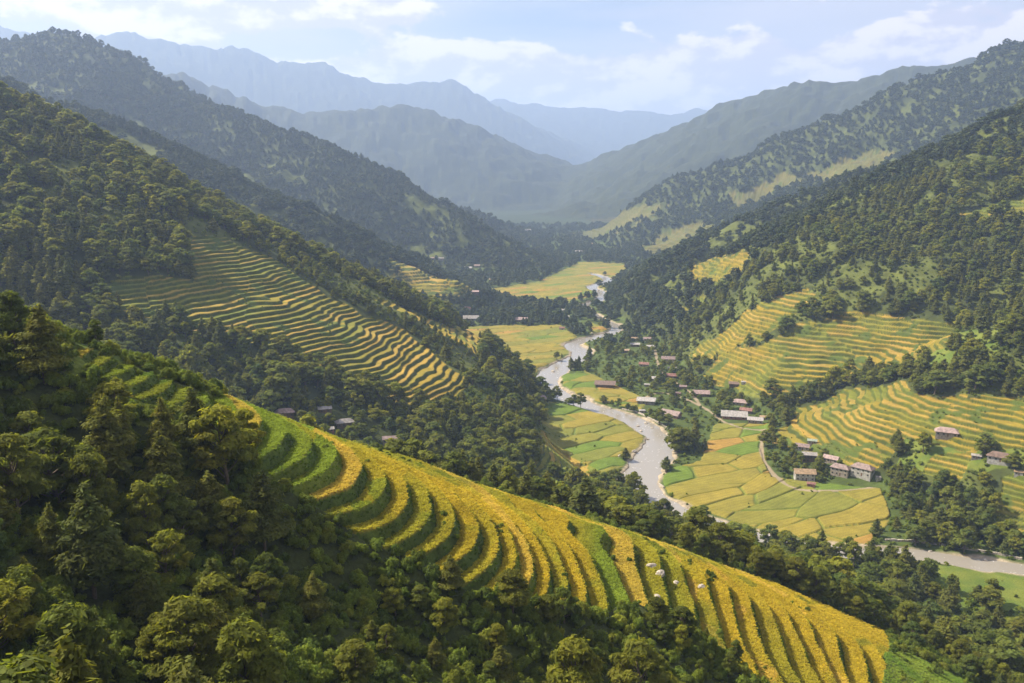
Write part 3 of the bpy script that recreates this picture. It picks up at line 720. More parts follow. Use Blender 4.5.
#@@HOUSEPLAN
HP = []      # filled below: (x, y, radius) kept clear of trees
HERO = []
def clear_of_houses(x, y):
    ok = np.ones(x.shape, bool)
    for hx, hy, hr in HP:
        # also keep the sight line in front of each house open
        ok &= ~((np.abs(x - hx * y / hy) < hr * .8) & (y < hy + hr * .6) & (y > hy - hr * 1.9))
    return ok


# ------------------------------------------------------------------ houses
def plain(name, rgb, rough=.8, noise=.25, sc=.8):
    m, nt, out = mat(name)
    g = nd(nt, 'ShaderNodeTexCoord'); n = nd(nt, 'ShaderNodeTexNoise', i_Scale=sc, i_Detail=4.0); nt.links.new(g.outputs['Object'], n.inputs[0])
    b = nd(nt, 'ShaderNodeBsdfPrincipled', i_Roughness=rough)
    nt.links.new(mixc(nt, ramp(nt, n.outputs[0], .3, .7), tuple(c * (1 - noise) for c in rgb), tuple(min(1, c * (1 + noise)) for c in rgb)), b.inputs[0]); nt.links.new(b.outputs[0], out.inputs[0]); return m
def roofing(name, rgb):
    m, nt, out = mat(name)
    g = nd(nt, 'ShaderNodeTexCoord'); w = nd(nt, 'ShaderNodeTexWave', i_Scale=2.2, i_Distortion=.6); w.bands_direction = 'X'; nt.links.new(g.outputs['Object'], w.inputs[0])
    n = nd(nt, 'ShaderNodeTexNoise', i_Scale=.7, i_Detail=5.0); nt.links.new(g.outputs['Object'], n.inputs[0])
    b = nd(nt, 'ShaderNodeBsdfPrincipled', i_Roughness=.6)
    c = mixc(nt, ramp(nt, n.outputs[0], .3, .7), tuple(c * .45 for c in rgb), tuple(min(1, c * .95) for c in rgb))
    nt.links.new(mixc(nt, math_(nt, 'MULTIPLY', w.outputs[0], .3), c, tuple(c * .5 for c in rgb)), b.inputs[0]); nt.links.new(b.outputs[0], out.inputs[0]); return m
ROOF = {k: roofing('roof_' + k, v) for k, v in dict(mauve=(.30, .215, .20), brown=(.20, .13, .10), red=(.30, .14, .11), white=(.44, .41, .39), grey=(.33, .30, .28), pink=(.42, .30, .28), tan=(.42, .29, .17), green=(.34, .40, .30)).items()}
WALL = {k: plain('wall_' + k, tuple(c * .8 for c in v)) for k, v in dict(cream=(.36, .31, .25), wood=(.14, .095, .06), white=(.46, .44, .41), grey=(.28, .25, .23), red=(.34, .17, .13)).items()}
M_dark = plain('window_dark', (.03, .03, .035), .3, .1); M_door = plain('door_wood', (.14, .08, .05)); M_stone = plain('stone', (.33, .29, .24), .9, .45, 1.2)
def raw_mesh(name, v, f, m, parent=None, loc=None):
    me = bpy.data.meshes.new(name); me.from_pydata([tuple(map(float, p)) for p in v], [], f); me.update(); me.materials.append(m)
    o = bpy.data.objects.new(name, me); COL.objects.link(o)
    if parent: o.parent = parent
    if loc: o.location = loc
    return o
BOXF = [(0, 3, 2, 1), (4, 5, 6, 7), (0, 1, 5, 4), (1, 2, 6, 5), (2, 3, 7, 6), (3, 0, 4, 7)]
def box(x0, x1, y0, y1, z0, z1): return [(x0, y0, z0), (x1, y0, z0), (x1, y1, z0), (x0, y1, z0), (x0, y0, z1), (x1, y0, z1), (x1, y1, z1), (x0, y1, z1)]
def house(px, py, wpx, shape, roof, wall, storeys, rot, label, group, ymin=420):
    g = ground_at_px(px, py, ymin)
    if g is None: print('NOHOUSE', px, py); return
    x, y, _ = g; L = wpx * y * 1.03 / F_PX
    rz = math.radians(rot); L = L / (abs(math.cos(rz)) + .55 * abs(math.sin(rz))); D = max(L * .55, 2.4)
    y += D * .5; x = g[0] * y / g[1]; z = max(land_z(x, y), land_z(x, y - D * .5))
    e = bpy.data.objects.new('village_house', None); COL.objects.link(e); e.location = (x, y, z); e.rotation_euler = (0, 0, rz - math.atan2(x, y))
    H = min(2.3, max(1.5, L * .24)) * storeys + .2; a, b = L / 2, D / 2
    ex = a * .88; ey = b * .86
    rh = D * (.30 if shape != 'shed' else .16); ov = .0
    if shape == 'gable':
        wv = box(-ex, ex, -ey, ey, -2.5, H) + [(-ex, 0, H + rh * .84), (ex, 0, H + rh * .84)]
        wf = BOXF[:1] + BOXF[2:3] + [(1, 2, 6, 9, 5)] + BOXF[4:5] + [(3, 0, 4, 8, 7)]
        t = .16
        rv = [(-a, -b, H - .15), (a, -b, H - .15), (a, 0, H + rh), (-a, 0, H + rh), (-a, b, H - .15), (a, b, H - .15)]
        rv = rv + [(p[0], p[1], p[2] + t) for p in rv]
        rf = [(6, 7, 8, 9), (9, 8, 11, 10), (1, 0, 3, 2), (2, 3, 4, 5), (0, 1, 7, 6), (5, 4, 10, 11), (1, 2, 8, 7), (2, 5, 11, 8), (4, 3, 9, 10), (3, 0, 6, 9)]
    elif shape == 'hip':
        wv = box(-ex, ex, -ey, ey, -2.5, H); wf = BOXF
        k = a - b * .85; t = .14
        rv = [(-a, -b, H + .02), (a, -b, H + .02), (a, b, H + .02), (-a, b, H + .02), (-a, -b, H + t), (a, -b, H + t), (a, b, H + t), (-a, b, H + t), (-k, 0, H + rh + .3), (k, 0, H + rh + .3)]
        rf = [(0, 3, 2, 1), (0, 1, 5, 4), (1, 2, 6, 5), (2, 3, 7, 6), (3, 0, 4, 7), (4, 5, 9, 8), (5, 6, 9), (6, 7, 8, 9), (7, 4, 8)]
    else:
        wv = box(-ex, ex, -ey, ey, -2.5, H); wf = BOXF; t = .14
        rv = [(-a, -b, H + .02), (a, -b, H + .02), (a, b, H + rh), (-a, b, H + rh)]; rv = rv + [(p[0], p[1], p[2] + t) for p in rv]; rf = BOXF
        wv = wv[:4] + [(-ex, -ey, H), (ex, -ey, H), (ex, ey, H + rh * .8), (-ex, ey, H + rh * .8)]
    raw_mesh('wall', wv, wf, WALL[wall], e); raw_mesh('roof', rv, rf, ROOF[roof], e)
    dw = min(1.0, L * .12)
    raw_mesh('door', box(-dw * .5 + L * .05, dw * .5 + L * .05, -ey - .07, -ey - .003, 0, min(2.0, H * .75)), BOXF, M_door, e)
    if wpx >= 9:
        nw = 2 if wpx < 16 else 4
        for st in range(storeys):
            for i in range(nw):
                wx = -ex + (i + .5) * 2 * ex / nw
                if st == 0 and abs(wx - L * .05) < dw + .3: continue
                z0 = st * (H / storeys) + H / storeys * .35
                w_ = raw_mesh('window', box(wx - .5, wx + .5, -ey - .05, -ey - .003, z0, z0 + H / storeys * .4), BOXF, M_dark, e)
        for sd in (-1, 1):
            x0, x1 = sorted((sd * (ex + .003), sd * (ex + .05)))
            raw_mesh('window', box(x0, x1, -.5, .5, H * .4, H * .75), BOXF, M_dark, e)
    e['label'] = label; e['category'] = 'house'; e['group'] = group
    HP.append((x, y, max(L * .62, 5)))
G1 = 'farmhouses beside the flat rice fields'; G2 = 'riverside village houses'; G3 = 'houses behind the near terraces'; G4 = 'houses on the far bank'
HOUSES = [
 (804, 481, 24, 'gable', 'tan', 'white', 2, 12, 'two-storey white house with tan roof at the edge of the green paddies', G1),
 (840, 478, 22, 'hip', 'mauve', 'cream', 2, -18, 'mauve hip-roofed house, middle of the farm cluster by the flat fields', G1),
 (862, 481, 26, 'hip', 'mauve', 'white', 2, -22, 'widest mauve hip-roofed house, eastern end of the farm cluster', G1),
 (831, 464, 18, 'gable', 'pink', 'cream', 1, -20, 'pale pink gabled house just uphill of the mauve hip roofs', G1),
 (802, 451, 16, 'gable', 'mauve', 'white', 1, -8, 'mauve gabled house behind the round dark trees by the fields', G1),
 (809, 463, 16, 'shed', 'grey', 'wood', 2, 5, 'grey-roofed brown timber house between two gabled farmhouses', G1),
 (812, 445, 10, 'shed', 'green', 'cream', 1, 0, 'small pale green roofed shed, topmost of the farm cluster', G1),
 (811, 487, 9, 'shed', 'red', 'red', 1, 0, 'tiny red shed in front of the two-storey white house', G1),
 (878, 482, 6, 'shed', 'grey', 'white', 1, 20, 'little grey hut beside the dark wood by the fields', G1),
 (946, 441, 23, 'hip', 'pink', 'cream', 1, 0, 'pink hip-roofed house alone among the stepped hillside terraces', G1),
 (999, 467, 26, 'hip', 'brown', 'white', 1, -8, 'brown hip-roofed house with white walls above the wooded bank', G1),
 (976, 461, 10, 'shed', 'white', 'grey', 1, 0, 'small white-roofed outbuilding beside the brown hip-roofed house', G1),
 (1018, 479, 9, 'shed', 'tan', 'white', 1, 0, 'pale hut cut by the photo edge near the brown hip roof', G1),
 (646, 405, 20, 'shed', 'white', 'grey', 1, -5, 'long white canopy roof close to the river bank', G2),
 (642, 413, 7, 'shed', 'white', 'cream', 1, 10, 'tiny white-roofed hut on the river bank', G2),
 (671, 418, 24, 'gable', 'mauve', 'red', 1, -28, 'large red-brown gabled house nearest the river bend', G2),
 (701, 397, 18, 'gable', 'pink', 'wood', 1, 4, 'pale pink gabled house in the middle of the village', G2),
 (734, 420, 27, 'gable', 'white', 'red', 1, 2, 'long white-roofed house with red walls beside the golden field', G2),
 (740, 406, 17, 'hip', 'pink', 'cream', 1, -10, 'pink hip-roofed house uphill of the long white-roofed one', G2),
 (746, 414, 14, 'gable', 'red', 'wood', 1, -12, 'reddish gabled house tucked behind the long white-roofed house', G2),
 (755, 424, 16, 'shed', 'white', 'grey', 1, 0, 'low white shed at the corner of the golden field', G2),
 (764, 420, 9, 'shed', 'tan', 'cream', 1, 0, 'small cream hut east of the low white shed', G2),
 (655, 382, 12, 'hip', 'white', 'cream', 1, -5, 'white hip-roofed house between dark riverside trees', G2),
 (647, 387, 6, 'shed', 'white', 'grey', 1, 0, 'tiny white lean-to below the white hip-roofed house', G2),
 (671, 379, 13, 'gable', 'red', 'wood', 1, 3, 'red-roofed timber house in the upper village', G2),
 (668, 364, 14, 'gable', 'mauve', 'cream', 2, 0, 'tall two-storey mauve-roofed house at the top of the village', G2),
 (672, 371, 9, 'shed', 'grey', 'wood', 1, 0, 'small grey-roofed barn just below the two-storey house', G2),
 (644, 367, 11, 'gable', 'red', 'cream', 1, -8, 'red gabled house west of the two-storey mauve one', G2),
 (647, 341, 9, 'gable', 'pink', 'cream', 1, 12, 'pinkish gabled house highest on the wooded bank', G2),
 (635, 347, 10, 'shed', 'white', 'wood', 1, 0, 'flat white-roofed barn on the wooded bank above the village', G2),
 (651, 349, 9, 'shed', 'white', 'cream', 1, 0, 'white shed east of the flat-roofed barn on the bank', G2),
 (626, 353, 9, 'shed', 'tan', 'wood', 1, 5, 'tan-roofed hut lowest on the wooded bank', G2),
 (634, 341, 9, 'gable', 'tan', 'cream', 1, 8, 'tan gabled hut west of the highest pinkish house', G2),
 (605, 388, 22, 'shed', 'brown', 'wood', 1, -4, 'long dark brown barn among trees by the small field', G2),
 (683, 389, 8, 'gable', 'mauve', 'wood', 1, 0, 'small mauve gabled hut above the pale pink house', G2),
 (677, 396, 8, 'shed', 'brown', 'wood', 1, 0, 'small brown hut west of the pale pink gabled house', G2),
 (735, 388, 13, 'shed', 'brown', 'wood', 1, 0, 'dark brown barn below the golden hillside terraces', G2),
 (744, 385, 6, 'shed', 'white', 'white', 1, 0, 'tiny white hut next to the dark brown barn', G2),
 (285, 420, 20, 'hip', 'pink', 'wood', 1, 0, 'pinkish white roof just over the near terrace crest', G3),
 (325, 415, 15, 'shed', 'white', 'wood', 1, 4, 'white-roofed brown house highest in the hollow', G3),
 (345, 430, 21, 'hip', 'grey', 'wood', 1, 12, 'grey hip-roofed house, largest in the wooded hollow', G3),
 (329, 434, 12, 'gable', 'white', 'red', 1, 10, 'small white gabled house beside the grey hip roof', G3),
 (390, 449, 16, 'gable', 'mauve', 'grey', 2, 2, 'two-storey mauve-roofed house standing alone below the terraces', G3),
 (538, 402, 19, 'hip', 'mauve', 'wood', 1, -5, 'brown hip-roofed house on the river bank by round trees', G3),
 (468, 270, 8, 'gable', 'white', 'cream', 1, 0, 'white gabled house on the dark spur above a terrace', G4),
 (477, 268, 6, 'gable', 'pink', 'cream', 1, 0, 'pink house east of the white one on the spur', G4),
 (498, 275, 6, 'gable', 'pink', 'white', 1, 0, 'small pale house halfway down the dark spur', G4),
 (492, 281, 6, 'shed', 'tan', 'wood', 1, 0, 'tan hut below the pale house on the spur', G4),
 (433, 260, 5, 'gable', 'pink', 'cream', 1, 0, 'first of two tiny pink houses above the terrace', G4),
 (441, 261, 6, 'gable', 'grey', 'cream', 1, 0, 'tiny grey-roofed house beside the two pink ones', G4),
 (474, 295, 10, 'shed', 'pink', 'wood', 1, 0, 'long pink-roofed barn on the small wooded spur', G4),
 (467, 311, 8, 'hip', 'red', 'white', 1, 0, 'red hip-roofed white house above the yellow fields', G4),
 (471, 321, 16, 'gable', 'grey', 'grey', 1, 0, 'wide grey gabled house at the edge of the yellow fields', G4),
 (521, 322, 14, 'gable', 'pink', 'wood', 1, -6, 'pink gabled timber house at the head of the yellow fields', G4),
 (540, 302, 7, 'shed', 'white', 'wood', 1, 0, 'white roof among dark trees by the far fields', G4),
 (564, 312, 6, 'gable', 'white', 'cream', 1, 0, 'small white gabled house near the river trees', G4),
 (565, 319, 9, 'shed', 'grey', 'cream', 1, 0, 'low grey roof beside the river trees', G4),
 (562, 330, 6, 'gable', 'red', 'white', 1, 0, 'tiny red-roofed white house by the river bend', G4),
 (577, 243, 8, 'gable', 'pink', 'cream', 1, 0, 'hazy pink house below the far yellow terraces', G4),
 (590, 245, 6, 'gable', 'tan', 'cream', 1, 0, 'hazy tan house under the far terraces', G4),
 (578, 253, 8, 'gable', 'white', 'cream', 1, 0, 'hazy white house nearest the far valley floor', G4),
 (541, 243, 5, 'gable', 'white', 'cream', 1, 0, 'faint white house at the far end of the valley', G4),
 (528, 232, 6, 'gable', 'white', 'cream', 1, 0, 'faint pale house deepest in the hazy valley', G4),
]
for h_ in HOUSES: house(*h_)

# ------------------------------------------------------------------ boulders and river walls
import bmesh
def boulder(px, py, size, seed, label, group, ymin=300, wet=False):
    g = ground_at_px(px, py, ymin)
    if g is None: return
    x, y, z = g; z = max(z, -.6) if wet else z
    r = random.Random(seed); bm = bmesh.new(); bmesh.ops.create_icosphere(bm, subdivisions=3, radius=1)
    off = Vector((r.random() * 50, r.random() * 50, 0))
    from mathutils import noise as mn
    for v in bm.verts:
        k = 1 + .35 * mn.noise(v.co * 1.1 + off) + .12 * mn.noise(v.co * 3 + off)
        v.co = Vector((v.co.x * k * size, v.co.y * k * size * .7, v.co.z * k * size * .5))
    me = bpy.data.meshes.new('boulder'); bm.to_mesh(me); bm.free(); me.materials.append(M_stone)
    o = bpy.data.objects.new('boulder', me); COL.objects.link(o); o.location = (x, y, z + size * .12); o.rotation_euler = (0, 0, r.random() * 6)
    o['label'] = label; o['category'] = 'rock'; o['group'] = group
GB = 'boulders lying in the river'
for i, (bx_, by_, sz, lb) in enumerate([
 (553, 374, 2.2, 'flat pale boulder in the river where it bends by the far fields'), (557, 371, 1.5, 'small rock just upstream of the flat pale boulder'),
 (638, 429, 1.6, 'grey rock in the shallows below the large red-brown house'), (646, 426, 1.8, 'rounded rock in the shallows beside the village bank'),
 (652, 431, 1.2, 'small rock in midstream off the village bank'), (641, 434, 1.5, 'dark rock off the tip of the big golden field'),
 (610, 411, 1.6, 'squat rock in the river beside the golden field edge'), (634, 452, 2.2, 'broad rock on the sandbar west of the river'),
 (620, 457, 2.0, 'pale rock at the upper end of the sandbar'), (648, 441, 1.3, 'small pale rock in the rapids below the field tip'),
 (930, 556, 1.2, 'brown rock in the shallow river above the green meadow'), (984, 565, 1.5, 'wet rock at the river edge near the meadow'),
 (598, 292, 2.0, 'distant pale rock in the upper river'), (592, 334, 1.8, 'rock at the upper river confluence')]):
    boulder(bx_, by_, sz, i, lb, GB, 300, True)
GC = 'boulders on the near terraces'
for i, (bx_, by_, sz, lb) in enumerate([(651, 567, 1.3, 'grey boulder, upper of a pair on the near terrace edge'), (660, 575, 1.4, 'brown-grey boulder, lower of a pair on the terrace edge'),
 (676, 583, .9, 'dark stone under the near terrace crest'), (701, 588, 1.1, 'weathered stone on the golden terrace crest'), (657, 597, .9, 'pale stone among shrubs below the boulder pair')]):
    boulder(bx_, by_, sz, 40 + i, lb, GC, 120)
def river_wall(pts, hgt, thick, label):
    w = []
    for p in smooth_line([(*ground_at_px(a, b, 300)[:2], 0) for a, b in pts], 10): w.append((p[0], p[1]))
    v = []; f = []; rr = random.Random(len(pts))
    for i, (x, y) in enumerate(w):
        a = w[max(i - 1, 0)]; b = w[min(i + 1, len(w) - 1)]; d = Vector((b[0] - a[0], b[1] - a[1])).normalized(); n = Vector((-d.y, d.x)) * thick * rr.uniform(.7, 1.3)
        z = land_z(x, y); h = hgt * rr.uniform(.7, 1.2)
        v += [(x - n.x, y - n.y, z - 1.5), (x - n.x * .7, y - n.y * .7, z + h), (x + n.x * .7, y + n.y * .7, z + h), (x + n.x, y + n.y, z - 1.5)]
        if i: k = 4 * i; f += [(k - 4, k, k + 1, k - 3), (k - 3, k + 1, k + 2, k - 2), (k - 2, k + 2, k + 3, k - 1)]
    f += [(0, 1, 2, 3), (len(v) - 1, len(v) - 2, len(v) - 3, len(v) - 4)]
    o = raw_mesh('stone_wall', v, f, M_stone); o['label'] = label; o['category'] = 'wall'; o['group'] = 'stone walls along the river'
river_wall([(637, 466), (641, 477), (652, 483), (664, 488)], 1.0, .7, 'curved stone wall on the bank beside the small golden paddy')
#river_wall([(599, 465), (610, 457), (623, 447)], .9, .7, 'stone wall edging the sandbar by the river bend')
river_wall([(622, 409), (640, 414), (660, 424), (672, 431)], .9, .8, 'stone wall below the village houses')
river_wall([(885, 541), (925, 544), (975, 551), (1022, 560)], 1.3, .6, 'long low stone levee below the dark wood')

HEROES = [(68, 740, 130, 0, 3), (255, 740, 120, 0, 5), (110, 490, 95, 1, 1), (45, 385, 82, 1, 2), (196, 462, 76, 1, 3), (165, 512, 84, 1, 4), (95, 600, 118, 1, 0), (265, 552, 82, 1, 2), (20, 520, 90, 0, 1), (640, 735, 90, 0, 2), (575, 740, 100, 0, 4), (15, 350, 60, 0, 6)]
def lay_forest():
    out = {'near': [], 'mid': [], 'far': []}
    for zone, y0, y1, sp, um, h0, h1, seed in (('near', 38, 265, 5.6, .66, 6, 10.5, 1), ('mid', 265, 620, 6.4, .66, 8, 14, 2), ('mid', 620, 1000, 7.0, .64, 8, 13, 3), ('far', 1000, 1500, 8.2, .63, 8, 12.5, 4), ('far', 1500, 2300, 10.5, .62, 9, 13, 5), ('far', 2300, 3300, 15, .62, 10, 15, 6)):
        x, y, r = candidates(y0, y1, sp, um, seed)
        z = grid_at(x, y, HT); op = grid_near(x, y, open_mask); cl = grid_near(x, y, clear_mask); hb = grid_at(x, y, Hb)
        nz = fbm(x, y, 34, 2, 131)
        p = np.where(cl, .22, .93) * np.clip(1.1 + .5 * nz, .3, 1)
        VIL = inpoly(*proj(x, y, z), [(590, 330), (700, 330), (770, 390), (780, 430), (690, 430), (600, 405), (590, 375)]) | inpoly(*proj(x, y, z), [(270, 395), (410, 420), (420, 470), (300, 450)]) | inpoly(*proj(x, y, z), [(780, 430), (900, 455), (900, 490), (780, 495)])
        # open ground on the valley floor near the fields
        p = np.where((hb < 5) & (y > 330), p * np.clip(.62 + 1.0 * nz, .08, 1), p)
        if zone == 'near': p = np.where(x > 30, p, p)
        dens = .45 + .55 * (r.random(len(x)))
        big = np.clip(.5 + .5 * fbm(x, y, 45, 2, 137) + r.normal(size=len(x)) * .25, 0, 1)
        h = h0 + (h1 - h0) * big
        h = np.where(VIL & (y > 330), h * .68, h)
        bx0, by0 = proj(x, y, z); h = np.where((bx0 > 255) & (bx0 < 480) & (y > 655) & (y < 740), h * .5, h)
        rp = r.random(len(x)); ok = (~op) & clear_of_houses(x, y)
        ok &= seen(x, y, z, h, 6 + .01 * y)
        if zone == 'near':
            hid = (z - CAM_Z) / y < grid_near(x, y - 1.0, RUN) - .002
            crest = grid_near(x, y, area_cr)
            tx, ty = proj(x, y, z)
            h = np.where((tx > 250) & (y < 200), h * .62, h)
            h = np.where(crest > 0, h * .55, h)
            p = np.where(crest > 0, p * .30, p)
            p = np.where((tx > 270) & (tx < 720) & (y < 205), p * .5, p); CONS = (tx > 270) & (tx < 720) & (y < 205)
            ok &= ~(hid & ((z + h - CAM_Z) / y > grid_near(x, y - 1.0, RUN) - .004) & (tx > -60) & (tx < 760))
        ok &= rp < p
        conp = np.clip(.38 + .9 * fbm(x, y, 70, 2, 139), .05, .85)
        conp = np.where(VIL[:len(conp)] if len(conp) == len(VIL) else False, conp * .2, conp)
        con = r.random(len(x)) < (conp * np.where(CONS, .25, .6) if zone == 'near' else conp)
        x, y, z, h, con = x[ok], y[ok], z[ok], h[ok], con[ok]
        h = h * np.clip(np.exp(r.normal(size=len(x)) * .2), .6, 1.45); wd = h / 10 * r.uniform(.75, 1.32, len(x)) * np.where(con, 1.0, 1.12) * (1.12 if zone != 'near' else 1.0)
        if zone == 'far': wd = wd * 1.12
        out[zone].append(np.stack([x, y, z - .2, h / 10, wd, con, r.integers(0, 1000, len(x))], -1))
    return {k: np.concatenate(v) for k, v in out.items()}
FOR = lay_forest()
hl = []
for hx, hy, hp, con, rid in HEROES:
    g_ = ground_at_px(hx, hy, 8, 300)
    if g_: hh_ = hp * math.hypot(g_[1], CAM_Z - g_[2]) / F_PX; hl.append((g_[0], g_[1], g_[2] - .2, hh_ / 10, hh_ / 10 * 1.05, con, rid))
hl = np.array(hl); nf = FOR['near']
keep = np.ones(len(nf), bool)
for h_ in hl: keep &= np.hypot(nf[:, 0] - h_[0], nf[:, 1] - h_[1]) > 4.0
FOR['near'] = np.concatenate([nf[keep], hl])
allt = np.concatenate([FOR['near'], FOR['mid'][FOR['mid'][:, 1] < 620]])
def screen(a):
    px, py = proj(a[:, 0], a[:, 1], a[:, 2]); tx, ty = proj(a[:, 0], a[:, 1], a[:, 2] + a[:, 3] * 10)
    return px, py, ty
bpx, bpy_, tpy = screen(allt)
vis = (bpx > 3) & (bpx < W_PX - 3) & (tpy < H_PX - 14) & (tpy > 0) & ((allt[:, 2] + allt[:, 3] * 4 - CAM_Z) / allt[:, 1] >= grid_near(allt[:, 0], allt[:, 1] - 1.5, RUN))
appar = np.where(vis, (allt[:, 3] * 10) / allt[:, 1], 0)
order = np.argsort(-appar)
pickB = [i for i in order if allt[i, 5] < .5 and appar[i] > 0][:285]; pickC = [i for i in order if allt[i, 5] > .5 and appar[i] > 0][:285]
chosen = np.zeros(len(allt), bool); chosen[pickB] = True; chosen[pickC] = True
nn = len(FOR['near']); rest_near = FOR['near'][~chosen[:nn]]
mid_lo = FOR['mid'][FOR['mid'][:, 1] < 620][~chosen[nn:]]; rest_mid = np.concatenate([mid_lo, FOR['mid'][FOR['mid'][:, 1] >= 620]])
def stuff_trees(name, a, col, label):
    idx = np.where(a[:, 5] > .5, 5 + a[:, 6] % 3, a[:, 6] % 5)
    scatter(name, col, a[:, :3], idx, np.stack([a[:, 4], a[:, 4], a[:, 3]], -1), label, 'forest')
stuff_trees('near_woods', rest_near, C_NEAR, 'mixed olive and dark green trees filling the near wooded slope')
stuff_trees('hillside_forest', rest_mid, C_MID, 'dense mixed forest covering the valley sides around the terraces')
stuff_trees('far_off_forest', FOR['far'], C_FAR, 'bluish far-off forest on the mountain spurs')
print('TREES', len(rest_near), len(rest_mid), len(FOR['far']), len(pickB), len(pickC))

ONES = 'zero one two three four five six seven eight nine ten eleven twelve thirteen fourteen fifteen sixteen seventeen eighteen nineteen'.split()
TENS = 'x x twenty thirty forty fifty sixty seventy eighty ninety'.split()
def num(n):
    n = int(round(n))
    return ONES[n] if n < 20 else (TENS[n // 10] + ('-' + ONES[n % 10] if n % 10 else '')) if n < 100 else 'hundred'
used_labels = set()
def place_words(px, py):
    return '%s percent across, %s percent down' % (num(px / W_PX * 100), num(py / H_PX * 100))
def zone_words(px, py, y):
    if y < 265:
        if px < 215 and py < 470: return 'on the upper left slope'.replace('upper left ', 'steep wooded ')
        if px > 560 and py > 600: return 'below the near rice terraces'
        return 'in the near wooded hollow'
    if py > 480: return 'in the riverside wood'
    if px < 470: return 'on the slope behind the terraces'
    return 'above the river fields'
ETR = {}
def make_tree(kind, a, protos, group):
    x, y, z, sh, sw, con, rid = a
    tm, cm = protos[int(rid) % len(protos)]
    key = (tm.name,)
    if key not in ETR:
        e = bpy.data.objects.new(kind, None); COL.objects.link(e)
        t = bpy.data.objects.new('trunk', tm); c = bpy.data.objects.new('crown', cm)
        for o in (t, c): COL.objects.link(o); o.parent = e
        ETR[key] = (e, t, c)
    else:
        e0, t0, c0 = ETR[key]; e = e0.copy(); COL.objects.link(e)
        for o0 in (t0, c0):
            o = o0.copy(); COL.objects.link(o); o.parent = e
    e.location = (x, y, z); e.rotation_euler = (0, 0, (rid * .37) % 6.28); e.scale = (sw, sw, sh)
    cx, cyy = proj(np.array([x]), np.array([y]), np.array([z + sh * 6])); px, py = float(cx[0]), float(cyy[0])
    px = min(max(px, 0), 1023); py = min(max(py, 0), 682)
    size = 'tall' if sh > .92 else 'low' if sh < .72 else 'mid-sized'
    sp_ = 'dark conifer' if kind == 'conifer_tree' else 'bushy broadleaf tree'
    lab = '%s %s %s, %s' % (size, sp_, {'b': ''}.get('x', zone_words(px, py, y)), place_words(px, py))
    if lab in used_labels:
        for alt in ('slender', 'broad', 'full-crowned', 'leaning', 'narrow', 'shaggy'):
            l2 = lab.replace(size, alt, 1)
            if l2 not in used_labels: lab = l2; break
    used_labels.add(lab)
    e['label'] = lab; e['category'] = 'tree'; e['group'] = group
for i in pickB: make_tree('broadleaf_tree', allt[i], NEAR_B if allt[i, 1] < 265 else MID_B, 'broadleaf trees of the near and riverside woods')
for i in pickC: make_tree('conifer_tree', allt[i], NEAR_C if allt[i, 1] < 265 else MID_C, 'conifers of the near and riverside woods')

# undergrowth: shrubs and bushes between the trees and along the terraces
def lay_shrubs():
    parts = []
    x, y, r = candidates(30, 265, 1.9, .66, 21); z = grid_at(x, y, HT); op = grid_near(x, y, open_mask)
    d = .5 + .5 * fbm(x, y, 8, 2, 151)
    s = r.uniform(.10, .30, len(x)) * (1 + .5 * d)
    ok = (~op) & (r.random(len(x)) < .9) & seen(x, y, z, 2, 2)
    a = grid_near(x, y, area_id); br = fbm(x, y, 13, 2, 171) > .38
    s = np.where(a > 0, s * .5, s)
    lx, ly = proj(x, y, z); ok |= (op & (a == 0) & (lx > 850)) & (r.random(len(x)) < .10) & seen(x, y, z, 2, 1)
    ok |= (a > 0) & br & (r.random(len(x)) < .35) & seen(x, y, z, 2, 1)
    near = np.stack([x, y, z - .1, s], -1)[ok]
    parts = []
    for y0, y1, sp, sd in ((265, 620, 3.6, 22), (620, 1150, 5.5, 23)):
        x, y, r = candidates(y0, y1, sp, .64, sd); z = grid_at(x, y, HT); op = grid_near(x, y, open_mask); cl = grid_near(x, y, clear_mask)
        s = r.uniform(.13, .42, len(x)); a = grid_near(x, y, area_id); rdv = grid_near(x, y, RDfull)
        sc_ = fbm(x, y, 14, 2, 67) > .46
        p = np.where(op, np.where((a > 0) & sc_, .6, .012), np.where(cl, .92, .6))
        s = np.where(op, s * .5, s)
        ok = (r.random(len(x)) < p) & (rdv > 2) & seen(x, y, z, 2, 3) & clear_of_houses(x, y)
        parts.append(np.stack([x, y, z - .1, s], -1)[ok])
    return near, np.concatenate(parts)
shn, shm = lay_shrubs()
def put_sh(name, a, col, k, label):
    sx = a[:, 3] * 1.0; scatter(name, col, a[:, :3], rng.integers(0, k, len(a)), np.stack([sx, sx, sx * rng.uniform(.8, 1.3, len(a))], -1), label, 'undergrowth')
put_sh('undergrowth', shn, C_SHN, 5, 'bright green shrubs and creepers between the near trees')
put_sh('hillside_undergrowth', shm, C_SHM, 4, 'low scrub on the valley sides and terrace edges')
print('SHRUBS', len(shn), len(shm))

